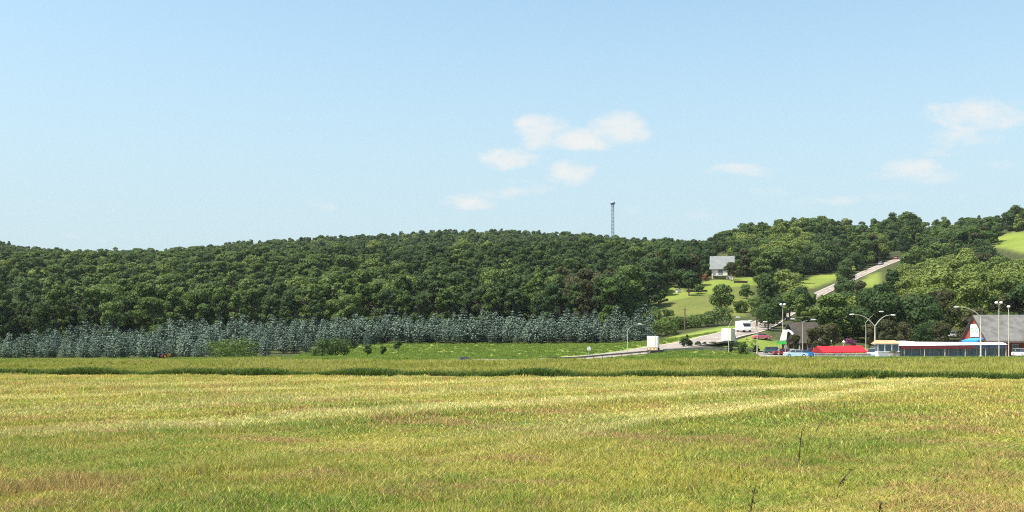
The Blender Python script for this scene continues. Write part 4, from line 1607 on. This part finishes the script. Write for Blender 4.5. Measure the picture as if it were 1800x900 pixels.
# ---- small orange machine half sunk in the tall grass on the left
g = G(290, 184)
e = empty('orange_tractor', Vector((g.x, g.y, g.z + .15)), R(62), 'small orange tractor half sunk in the tall grass before the spruces', 'tractor')
MB().prism([(-.1, .35), (-.1, .95), (.85, .9), (1.05, .75), (1.05, .35)], 'y', -.32, .32).build('bonnet', M['orange'], e, bevel=.05)
MB().box((-.45, 0, .55), (.75, .5, .25)).build('chassis', M['dark_red'], e)
MB().box((-.55, 0, .86), (.40, .45, .12)).box((-.74, 0, 1.06), (.08, .45, .35)).build('seat', M['navy'], e, bevel=.03)
m = MB()
for s in (-1, 1):
    m.tube([(-.85, s * .4, .5), (-.85, s * .4, 1.7)], .03, 6).tube([(.0, s * .4, .6), (-.05, s * .4, 1.7)], .025, 6)
m.build('roll_bar', M['dark_steel'], e)
MB().box((-.45, 0, 1.73), (1.0, .95, .08)).build('canopy', M['navy'], e, bevel=.03)
for x, r in ((-.6, .48), (.75, .28)):
    for s in (-1, 1):
        w_ = MB().tube([(x, s * .36, r), (x, s * .62, r)], r, 14).build('wheel', M['rubber'], e)
        MB().tube([(x, s * .60, r), (x, s * .635, r)], r * .55, 10).build('rim', M['orange'], w_)
MB().tube([(.05, 0, .9), (-.12, 0, 1.12)], .02, 6).tube([(-.14, 0, 1.10), (-.10, 0, 1.14)], .17, 12).build('steering_wheel', M['rubber'], e)


# ---- street lamps
def lamp(px, Y, ptop, arms, label, style='arm', r=.08):
    g = G(px, Y)
    e = empty('street_lamp', g, 0, label, 'street lamp')
    ht = P(px, ptop, Y).z - g.z
    MB().tube([(0, 0, -.4), (0, 0, .05), (0, 0, ht * .6), (0, 0, ht)], [r * 1.25, r * 1.2, r * .9, r * .62], 10).build('pole', M['steel'], e, smooth=False)
    MB().tube([(0, 0, -.05), (0, 0, .35)], r * 2.0, 10).build('base', M['kerb'], e)
    k = Y / F
    for (axp, ayp, bulge) in arms:
        dx_, dz_ = (axp - px) * k, (ptop - ayp) * k
        pts = []
        for i in range(9):
            t_ = i / 8
            zc = dz_ * (1 - (1 - t_) ** bulge)
            pts.append((dx_ * t_, -.35 * t_, ht + zc - .08))
        MB().tube(pts, [r * .62 - .018 * i / 2 for i in range(9)], 8).build('arm', M['steel'], e)
        s = 1 if dx_ >= 0 else -1
        hx, hz = pts[-1][0], pts[-1][2]
        hd = MB().prism([(hx - s * .15, hz - .06), (hx - s * .05, hz + .12), (hx + s * .55, hz + .10), (hx + s * .85, hz - .03), (hx + s * .6, hz - .10)], 'y', -.55, -.15).build('lamp_head', M['white'], e, bevel=.03)
        MB().box((hx + s * .35, -.35, hz - .12), (.5, .28, .06)).build('lens', M['lamp_lens'], hd)
    return e, ht


lamp(1103, 232, 580, [(1122, 569, 2.2)], 'street lamp with one curved arm left of the box truck')
lamp(1281, 236, 572, [(1294, 557, 2.0)], 'thin street lamp beside the cream truck with an arm curving right')
lamp(1331, 242, 581, [(1321, 563, 1.6), (1342, 565, 1.2)], 'street lamp with two raised arms above the pink car', r=.11)
lamp(1411, 240, 566, [(1395, 560, 2.0), (1427, 561, 2.0)], 'street lamp with short arms both ways before the dark gable')
lamp(1538, 224, 573, [(1499, 552, 2.4), (1566, 553, 2.4)], 'street lamp forked like a Y beside the small kiosk', r=.15)
lamp(1522, 246, 566, [(1546, 547, 1.6)], 'plainer street lamp just left of the forked one')
lamp(1724, 214, 556, [(1683, 539, 2.4)], 'street lamp with one long arm to the left before the brick gable', r=.14)


def ball_lamp(px, Y, ptop, heads, label, r=.085):
    g = G(px, Y)
    e = empty('street_lamp', g, 0, label, 'street lamp')
    ht = P(px, ptop, Y).z - g.z
    MB().tube([(0, 0, -.4), (0, 0, ht * .6), (0, 0, ht)], [r * 1.25, r, r * .7], 10).build('pole', M['steel'], e)
    MB().tube([(0, 0, -.05), (0, 0, .35)], r * 2.0, 10).build('base', M['kerb'], e)
    for dx_ in heads:
        if dx_:
            MB().tube([(0, 0, ht - .5), (dx_ * .5, 0, ht - .2), (dx_, 0, ht)], .04, 6).build('arm', M['steel'], e)
        h = MB().ball((dx_, 0, ht + .12), (.36, .3, .24), 10, 7).build('lamp_head', M['white'], e, smooth=True)
        MB().ball((dx_, 0, ht - .02), (.22, .2, .14), 8, 5).build('lens', M['lamp_lens'], h, smooth=True)
    return e


ball_lamp(1756, 214, 533, (-.5, .4), 'tall street lamp with two small heads in front of the large grey roof')
ball_lamp(1773, 213, 540, (0,), 'street lamp with a single small round head before the large grey roof')
ball_lamp(1376, 262, 536, (-.45, .4), 'tall street lamp with two small heads rising before the dark trees', r=.09)


# ---- buildings
def gable_building(name, loc, rz, wid, dep, h_e, h_r, wall, roofm, label, over=.6, cat='building', fascia=None, rake=1.4):
    """ridge along local x; front eave towards -y; local origin at the front left corner"""
    e = empty(name, loc, rz, label, cat)
    poly = [(0, -.6), (dep, -.6), (dep, h_e), (dep / 2, h_r), (0, h_e)]
    MB().prism(poly, 'x', 0, wid).build('wall', wall, e)
    sl = (h_r - h_e) / (dep / 2)
    th_ = .22
    m = MB()
    for s in (0, 1):
        y0 = -over if s == 0 else dep + over
        ym = dep / 2
        z0 = h_e - sl * over + .04
        zt = h_r + .04
        q = [(y0, z0), (ym, zt), (ym, zt + th_), (y0, z0 + th_)]
        m.prism(q if s == 0 else q[::-1], 'x', -over * rake, wid + over)
    m.build('roof', roofm, e)
    if fascia:
        f = MB()
        for s in (0, 1):
            y0 = -over if s == 0 else dep + over
            z0 = h_e - sl * over
            q = [(y0, z0 - .08), (dep / 2, h_r - .08), (dep / 2, h_r + .28), (y0, z0 + .28)]
            f.prism(q if s == 0 else q[::-1], 'x', -over * rake - .06, -over * rake - .003)
        f.build('bargeboard', fascia, e)
    return e


def window(e, c, sx, sz, axis='y', frame='white', pane='glass', t=.08):
    """window on a wall facing -y (axis y) or -x (axis x)"""
    f = MB()
    if axis == 'y':
        for zz_ in (-sz / 2, sz / 2, 0):
            f.box((c[0], c[1] - t / 2, c[2] + zz_), (sx + .1, t, .07))
        for xx_ in (-sx / 2, sx / 2):
            f.box((c[0] + xx_, c[1] - t / 2 - .004, c[2]), (.07, t, sz + .09))
        fr = f.build('window', M[frame], e)
        MB().box((c[0], c[1] - .01, c[2]), (sx - .06, .03, sz - .06)).build('pane', M[pane], fr)
    else:
        for zz_ in (-sz / 2, sz / 2, 0):
            f.box((c[0] - t / 2, c[1], c[2] + zz_), (t, sx + .1, .07))
        for xx_ in (-sx / 2, sx / 2):
            f.box((c[0] - t / 2 - .004, c[1] + xx_, c[2]), (t, .07, sz + .09))
        fr = f.build('window', M[frame], e)
        MB().box((c[0] - .01, c[1], c[2]), (.03, sx - .06, sz - .06)).build('pane', M[pane], fr)
    return fr


# large barn-like building at the right
gz_ = 1.25
bx0, by0 = 97.3, 225.0
e = gable_building('barn', (bx0, by0, gz_), 0, 34, 12.0, 3.6, 8.5, M['brick'], M['roof_grey'], 'large barn like building with red brown gable and long grey roof', over=.9, fascia=M['brown'], rake=.45)
sg = MB().box((-.08, 5.7, 5.45), (.12, 4.2, 2.7)).build('sign_board', M['white'], e, bevel=.02)
m = MB()
m.mi = 0
for cy in (6.9, 4.6):      # two rounded green marks; the lettering itself cannot be read in the photograph
    for a in range(14):
        t0, t1 = 2 * math.pi * a / 14, 2 * math.pi * (a + 1) / 14
        ri, ro = .32, .62
        m.add([(-.152, cy + ri * math.cos(t0) * 1.3, 5.45 + ri * math.sin(t0)), (-.152, cy + ro * math.cos(t0) * 1.3, 5.45 + ro * math.sin(t0)),
               (-.152, cy + ro * math.cos(t1) * 1.3, 5.45 + ro * math.sin(t1)), (-.152, cy + ri * math.cos(t1) * 1.3, 5.45 + ri * math.sin(t1))], [(0, 1, 2, 3)])
M['sign_green'] = simple('pale_green_lettering', (.25, .52, .30), .6, var=.1)
m.build('lettering', M['sign_green'], sg)
m = MB().prism([(-1.8, 3.35), (0, 3.9), (0, 3.65), (-1.8, 2.95)], 'y', .8, 8.4)
# awning is drawn in x/z, extruded along y
m.build('awning', M['blue'], e)
for y_ in (2.2, 5.9, 9.6):
    window(e, (-.0, y_, 1.6), 1.5, 1.4, 'x')
for k, x_ in enumerate((2.5, 6.0, 9.5, 14.5, 18, 21.5)):
    window(e, (x_, 0, 1.75), 1.7, 1.5, 'y')
d = MB().box((12.1, -.05, 1.15), (1.5, .12, 2.3)).build('door', M['brown'], e)
MB().ball((12.6, -.14, 1.1), .06, 6, 4).build('handle', M['steel'], d)
m = MB()
for x_ in np.arange(-.6, 32, 3.2):
    m.box((x_, -2.1, 1.45), (.22, .22, 3.0))
m.build('porch_post', M['brown'], e)
MB().prism([(-2.5, 2.9), (.2, 3.45), (.2, 3.25), (-2.5, 2.75)], 'x', -.8, 33).build('porch_roof', M['brown'], e)

# long low shop with the white roof edge
sx0, sy0 = X(1585, 216), 216.0
sl_ = X(1757, 218) - sx0
e = empty('long_shop', (sx0, sy0, 1.2), 0, 'long low shop with white roof edge, dark red band and bluish glass front', 'shop')
MB().box((sl_ / 2, 4, 1.2), (sl_ - .6, 7.6, 2.6)).build('wall', M['panel_blue'], e)
m = MB()
m.add([(-.9, -1.2, 2.25), (sl_ + .2, -1.2, 2.5), (sl_ + .2, 9, 2.5), (-.9, 9, 2.25), (.9, 1.2, 3.25), (3.0, .6, 3.05), (sl_, .4, 2.92), (sl_, 8, 2.92), (3.0, 8, 3.05), (.9, 8, 3.25)],
      [(0, 1, 6, 5), (0, 5, 4), (1, 2, 7, 6), (2, 3, 9, 8, 7), (3, 0, 4, 9), (4, 5, 8, 9), (5, 6, 7, 8), (3, 2, 1, 0)])
m.build('roof', M['white'], e)
MB().box((sl_ * .32, -1.16, 1.98), (sl_ * .64 + 1.4, .14, .60)).build('red_band', M['dark_red'], e)
MB().box((sl_ * .82, -1.16, 2.12), (sl_ * .34, .13, .56)).build('dark_band', M['navy'], e)
for k in range(11):
    x_ = .9 + k * (sl_ - 1.8) / 10
    fr = MB().box((x_ - .86, .14, 1.05), (.08, .14, 1.5)).box((x_, .14, 1.82), (1.72, .13, .08)).build('window', M['steel'], e)
    MB().box((x_, .16, 1.05), (1.64, .05, 1.46)).build('pane', M['glass_blue'], fr)
MB().box((sl_ / 2, .1, .16), (sl_ - .5, .3, .34)).build('plinth', M['stone'], e)
m = MB()
for k in range(6):
    m.box((k * (sl_ - .2) / 5 + .1, -1.05, 1.1), (.14, .14, 2.3))
m.build('post', M['steel'], e)

# small kiosk with the tan hipped roof
kx = X(1543, 214)
e = empty('kiosk', (kx, 214, 1.2), 0, 'small kiosk with tan hipped roof and wide bluish windows', 'kiosk')
kw = X(1580, 214) - kx
MB().box((kw / 2, 1.6, .55), (kw, 3.2, 1.2)).build('wall', M['white'], e)
MB().box((kw / 2, 1.6, 2.62), (kw + .02, 3.22, .18)).build('lintel', M['cream'], e)
m = MB()
m.add([(-.25, -.3, 2.7), (kw + .35, -.3, 2.7), (kw + .35, 3.5, 2.7), (-.25, 3.5, 2.7), (.15, 1.2, 3.35), (kw - .35, 1.2, 3.35), (kw - .35, 2, 3.35), (.15, 2, 3.35)], [(0, 1, 5, 4), (1, 2, 6, 5), (2, 3, 7, 6), (3, 0, 4, 7), (4, 5, 6, 7), (3, 2, 1, 0)])
m.build('roof', M['roof_tan'], e)
for k in range(3):
    x_ = kw * (k + .5) / 3
    fr = MB().box((x_ - kw / 6 + .05, .04, 1.84), (.09, .1, 1.4)).box((x_ + kw / 6 - .05, .04, 1.84), (.09, .1, 1.4)).build('window', M['white'], e)
    MB().box((x_, .07, 1.84), (kw / 3 - .12, .04, 1.38)).build('pane', M['glass_blue'], fr)
MB().box((kw / 2, 1.6, 1.84), (kw - .1, 2.9, 1.34)).build('inner_wall', M['panel_blue'], e)
MB().box((kw / 2, -.12, 1.14), (kw + .2, .34, .09)).build('sill', M['white'], e)
# pale rubble / planter before the kiosk
e = empty('planter', P(1572, 628, 211) * 1.0, 0, 'pale stone planter standing in front of the small kiosk', 'planter')
e.location.z = G(1572, 211).z
MB().box((0, 0, .4), (2.0, .7, .8), taper=.92).build('trough', M['stone'], e, bevel=.05)
c = crown_mesh('plants', 77, .7, .9, 300, .14, M['leaf_olive'], .0, shape='wide', link=True)
c.parent = e
c.location = (0, 0, .7)

# red canopy over the lot
rx = X(1438, 226)
rw = X(1516, 226) - rx
e = empty('red_canopy', (rx, 226, 1.25), 0, 'long bright red sloping canopy standing on posts over the lot', 'canopy')
MB().add([(.7, -2.0, .95), (rw + .4, -2.0, 1.05), (rw - .05, .6, 2.3), (-.2, .6, 2.14), (-.2, 4.0, 1.2), (rw - .1, 4.0, 1.3),
          (.7, -2.0, .72), (rw + .4, -2.0, .82), (rw - .1, 4.0, 1.0), (-.2, 4.0, .9)],
         [(0, 1, 2, 3), (3, 2, 5, 4), (6, 7, 1, 0), (0, 3, 4, 9, 6), (1, 7, 8, 5, 2), (4, 5, 8, 9), (6, 9, 8, 7)]).build('roof', M['red'], e)
for x_, y_ in ((1.0, -1.8), (rw / 2, -1.8), (rw - .2, -1.8), (.2, 3.6), (rw / 2, 3.6), (rw - .5, 3.6)):
    MB().tube([(x_, y_, -.1), (x_, y_, 1.0)], .06, 8).build('post', M['steel'], e)

# low wall along the lot's front edge
e = empty('low_wall', (X(1432, 211), 211, G(1480, 211).z - .1), 0, 'low grey wall along the front of the lot under the red canopy', 'wall')
wl = X(1530, 211) - X(1432, 211)
MB().box((wl / 2, 0, .42), (wl, .35, .9)).build('body', M['stone'], e)
MB().box((wl / 2, 0, .90), (wl + .1, .45, .08)).build('coping', M['kerb'], e)

# brown barn behind the lot, dark gable with white trim
e = gable_building('brown_barn', (X(1412, 243), 243, 1.3), R(4), 5.0, 15, 3.0, 7.4, M['brown'], M['roof_brown'], 'brown roofed barn with dark gable and white trim behind the lot', over=.7, fascia=M['dark_steel'])
m = MB()
pts = [(-1.05, 3.6 + 7.2 * t_, 4.7 + 1.0 * math.sin(math.pi * t_)) for t_ in np.linspace(0, 1, 9)]
m.tube(pts, .26, 6)
m.build('arched_trim', M['white'], e)
for y_ in (3, 7.5, 12):
    window(e, (0, y_, 1.5), 1.6, 1.5, 'x')
for x_ in (1.6, 4.2):
    window(e, (x_, 0, 1.7), 1.4, 1.3, 'y')
# white roadside sign with a green lower part
g = G(1372, 236)
e = empty('roadside_sign', g, R(-8), 'tall narrow white sign with bright green lower panel before the dark gable', 'sign')
zt = P(0, 579, 236).z - g.z
zb = P(0, 599, 236).z - g.z
kk = 236 / F
MB().prism([(-.2, zb), (1.2, zb + .1), (1.5, zt - .1), (.5, zt)], 'y', -.12, .12).build('white_panel', M['white'], e)
MB().prism([(-1.0, zb - .75), (1.25, zb - .75), (1.2, zb + .05), (-.2, zb - .03)], 'y', -.1, .1).build('green_panel', M['green'], e)
for x_ in (-.3, 1.0):
    MB().tube([(x_, 0, -.3), (x_, 0, zb)], .07, 8).build('post', M['steel'], e)

# house on the hill
hz_ = P(1270, 489, 500).z
e = gable_building('hillside_house', (X(1251, 500), 500, hz_ - .8), R(-12), 9.6, 9, 5.4, 10.9, M['stucco'], M['roof_pale'], 'house with big pale grey roof and cream wall on the hill', over=.6, cat='house', fascia=M['white'])
for x_ in (1.3, 7.6):
    window(e, (x_, 0, 2.6), 1.2, 1.4, 'y')
d = MB().box((3.9, -.06, 3.4), (2.2, .14, 2.2)).build('garage_door', M['glass'], e)
MB().box((3.9, -1.6, 1.9), (6.6, 3.0, .25)).build('terrace', M['white'], e)
m = MB()
for x_ in np.linspace(.8, 7.0, 9):
    m.box((x_, -3.0, 2.35), (.1, .1, .9))
m.box((3.9, -3.0, 2.85), (6.5, .12, .1))
m.build('railing', M['white'], e)
for x_ in (.9, 6.9):
    MB().box((x_, -2.7, .9), (.4, .4, 2.0)).build('pillar', M['stone'], e)
# dark stone edges of the terraced lawns
for (pa, ya, pb_, yb, lab) in ((1157, 428, 1174, 432, 'short dark stone edge at the left end of the terraced lawn'), (1207, 452, 1243, 452, 'dark stone edge in the middle of the terraced lawn'), (1290, 478, 1314, 478, 'dark stone edge between the lawns right of the olive tree')):
    a, b = G(pa, ya), G(pb_, yb)
    e = empty('terrace_wall', a, math.atan2(b.y - a.y, b.x - a.x), lab, 'wall', None)
    n_ = 6
    L_ = math.hypot(b.x - a.x, b.y - a.y)
    mm = MB()
    for k in range(n_):
        q = a.lerp(b, (k + .5) / n_)
        mm.box((L_ * (k + .5) / n_, 0, h1(q.x, q.y) - a.z + .3), (L_ / n_, .5, 1.1))
    mm.build('stonework', M['brown'], e)
g = G(1192, 452)
e = empty('garden_shed', g, R(20), 'tiny white garden shed at the top left of the lawn', 'shed')
MB().prism([(-.7, 0), (.7, 0), (.7, 1.2), (0, 1.7), (-.7, 1.2)], 'y', -.8, .8).build('wall', M['white'], e)
MB().prism([(-.9, 1.15), (0, 1.75), (.9, 1.15), (.9, 1.25), (0, 1.9), (-.9, 1.25)], 'y', -1.0, 1.0).build('roof', M['roof_grey'], e)

# ---- transmission mast on the ridge
g = G(1077, 1085)
zt = P(0, 359, 1085).z - g.z
e = empty('radio_mast', g, R(15), 'tall slim lattice radio mast with a round head on the wooded ridge', 'radio mast')
m = MB()
rr_ = 1.35
for a in range(4):
    t_ = math.pi / 4 + a * math.pi / 2
    MB().tube([(rr_ * 1.2 * math.cos(t_), rr_ * 1.2 * math.sin(t_), -1), (rr_ * math.cos(t_), rr_ * math.sin(t_), zt)], .2, 6).build('leg', M['mast'], e)
nseg = 12
for s in range(nseg):
    z0, z1 = zt * s / nseg, zt * (s + 1) / nseg
    for a in range(4):
        t0, t1 = math.pi / 4 + a * math.pi / 2, math.pi / 4 + (a + 1) * math.pi / 2
        A_, B_ = (math.cos(t0) * rr_, math.sin(t0) * rr_), (math.cos(t1) * rr_, math.sin(t1) * rr_)
        m.tube([(*A_, z0), (*B_, z1)], .13, 4).tube([(*A_, z1), (*B_, z1)], .12, 4)
m.build('bracing', M['mast'], e)
MB().ball((0, 0, zt + 1.2), (2.6, 2.6, 1.9), 14, 8).build('radome', M['mast'], e, smooth=True)
MB().tube([(0, 0, zt + 2), (0, 0, zt + 5)], .14, 6).build('antenna', M['mast'], e)

# ---- timber pole below the lawns, small posts and signs
g = G(1204, 325)
e = empty('utility_pole', g, 0, 'brown wooden utility pole rising from the thicket below the lawns', 'utility pole')
ht = P(0, 541, 325).z - g.z
MB().tube([(0, 0, -.3), (0, 0, ht)], [.20, .15], 8).build('pole', M['bark'], e)
MB().box((0, -.2, ht - .6), (1.8, .12, .14)).build('crossarm', M['bark'], e)
m = MB()
for x_ in (-.8, 0, .8):
    m.tube([(x_, -.2, ht - .5), (x_, -.2, ht - .3)], .05, 6)
m.build('insulator', M['steel'], e)
g = G(1035, 232)
e = empty('road_sign', g, R(10), 'small white sign on a short post beside the lower road', 'sign')
MB().tube([(0, 0, -.3), (0, 0, 1.9)], .04, 6).build('post', M['steel'], e)
MB().prism([(-.35, 1.3), (.35, 1.3), (.42, 1.8), (.2, 2.1), (-.2, 2.1), (-.42, 1.8)], 'y', -.03, -.07).build('plate', M['white'], e)
for px, Y, lab in ((1438, 236, 'short pale bollard lamp left of the two others behind the red canopy'), (1460, 240, 'short pale bollard lamp in the middle behind the red canopy'), (1483, 244, 'short pale bollard lamp beside the purple tree')):
    g = G(px, Y)
    e = empty('bollard_lamp', g, 0, lab, 'lamp', 'short pale lamps behind the red canopy')
    MB().tube([(0, 0, -.2), (0, 0, 3.0)], .08, 8).build('post', M['steel'], e)
    MB().ball((0, 0, 3.25), (.3, .3, .34), 8, 6).build('globe', M['cream'], e, smooth=True)

# ---- guard rail along the lower road, kerbed wall below the side road
e = empty('guard_rail', (0, 0, 0), 0, 'dark rusty guard rail along the near edge of the lower road', 'guard rail')
_, Rr_ = sides(main_s, 11.8)
Rr_ = [q for q in Rr_ if 960 < 900 + F * q.x / q.y < 1142]
org = Rr_[0].copy()
e.location = org
pts = [(q.x - org.x, q.y - org.y, h1(q.x, q.y) - org.z + .62) for q in Rr_]
m = MB()
for a, b in zip(pts[:-1], pts[1:]):
    m.add([(a[0], a[1], a[2] - .17), (b[0], b[1], b[2] - .17), (b[0], b[1], b[2] + .17), (a[0], a[1], a[2] + .17), (a[0] + .03, a[1] - .04, a[2]), (b[0] + .03, b[1] - .04, b[2])],
          [(0, 1, 5, 4), (4, 5, 2, 3), (3, 2, 1, 0)])
m.build('rail', M['rail'], e)
for q in pts[::1]:
    MB().box((q[0] + .0, q[1] + .09, q[2] - .35), (.14, .14, 1.0)).build('post', M['rail'], e)
e = empty('retaining_wall', G(1166, 238), 0, 'low grey retaining wall with pale top below the side road', 'wall')
a = e.location.copy()
wp = [G(1166 + 112 * i / 14, 238 + 5 * i / 14) for i in range(15)]
m, m2 = MB(), MB()
for i in range(14):
    p_, q_ = wp[i] - a, wp[i + 1] - a
    zt_ = .5
    for mm, z0, z1, hw in ((m, -.4, zt_, .2), (m2, zt_, zt_ + .12, .28)):
        mm.add([(p_.x, p_.y - hw, p_.z + z0), (q_.x, q_.y - hw, q_.z + z0), (q_.x, q_.y + hw, q_.z + z0), (p_.x, p_.y + hw, p_.z + z0),
                (p_.x, p_.y - hw, p_.z + z1), (q_.x, q_.y - hw, q_.z + z1), (q_.x, q_.y + hw, q_.z + z1), (p_.x, p_.y + hw, p_.z + z1)],
               [(0, 1, 5, 4), (4, 5, 6, 7), (2, 3, 7, 6)])
m.build('stonework', M['stone'], e)
m2.build('coping', M['kerb'], e)

# ---- thin summer haze over the whole valley
hm = bpy.data.materials.new('haze')
hm.use_nodes = True
ht_ = hm.node_tree
ht_.nodes.clear()
ho = ht_.nodes.new('ShaderNodeOutputMaterial')
hv = ht_.nodes.new('ShaderNodeVolumePrincipled')
hv.inputs['Color'].default_value = (.80, .88, .96, 1)
hv.inputs['Density'].default_value = 0.000034
ht_.links.new(hv.outputs[0], ho.inputs['Volume'])
zlo = min(float(zz.min()), float(gz.min())) - 1.5
ztop = max(float(gz.max()), 150) + 40
hb = MB().box((0, 1700, (zlo + ztop) / 2), (9000, 3700, ztop - zlo)).build('haze', hm)
tag(hb, 'thin bluish summer haze over the valley', 'haze', kind='stuff')
S.cycles.volume_bounces = 0
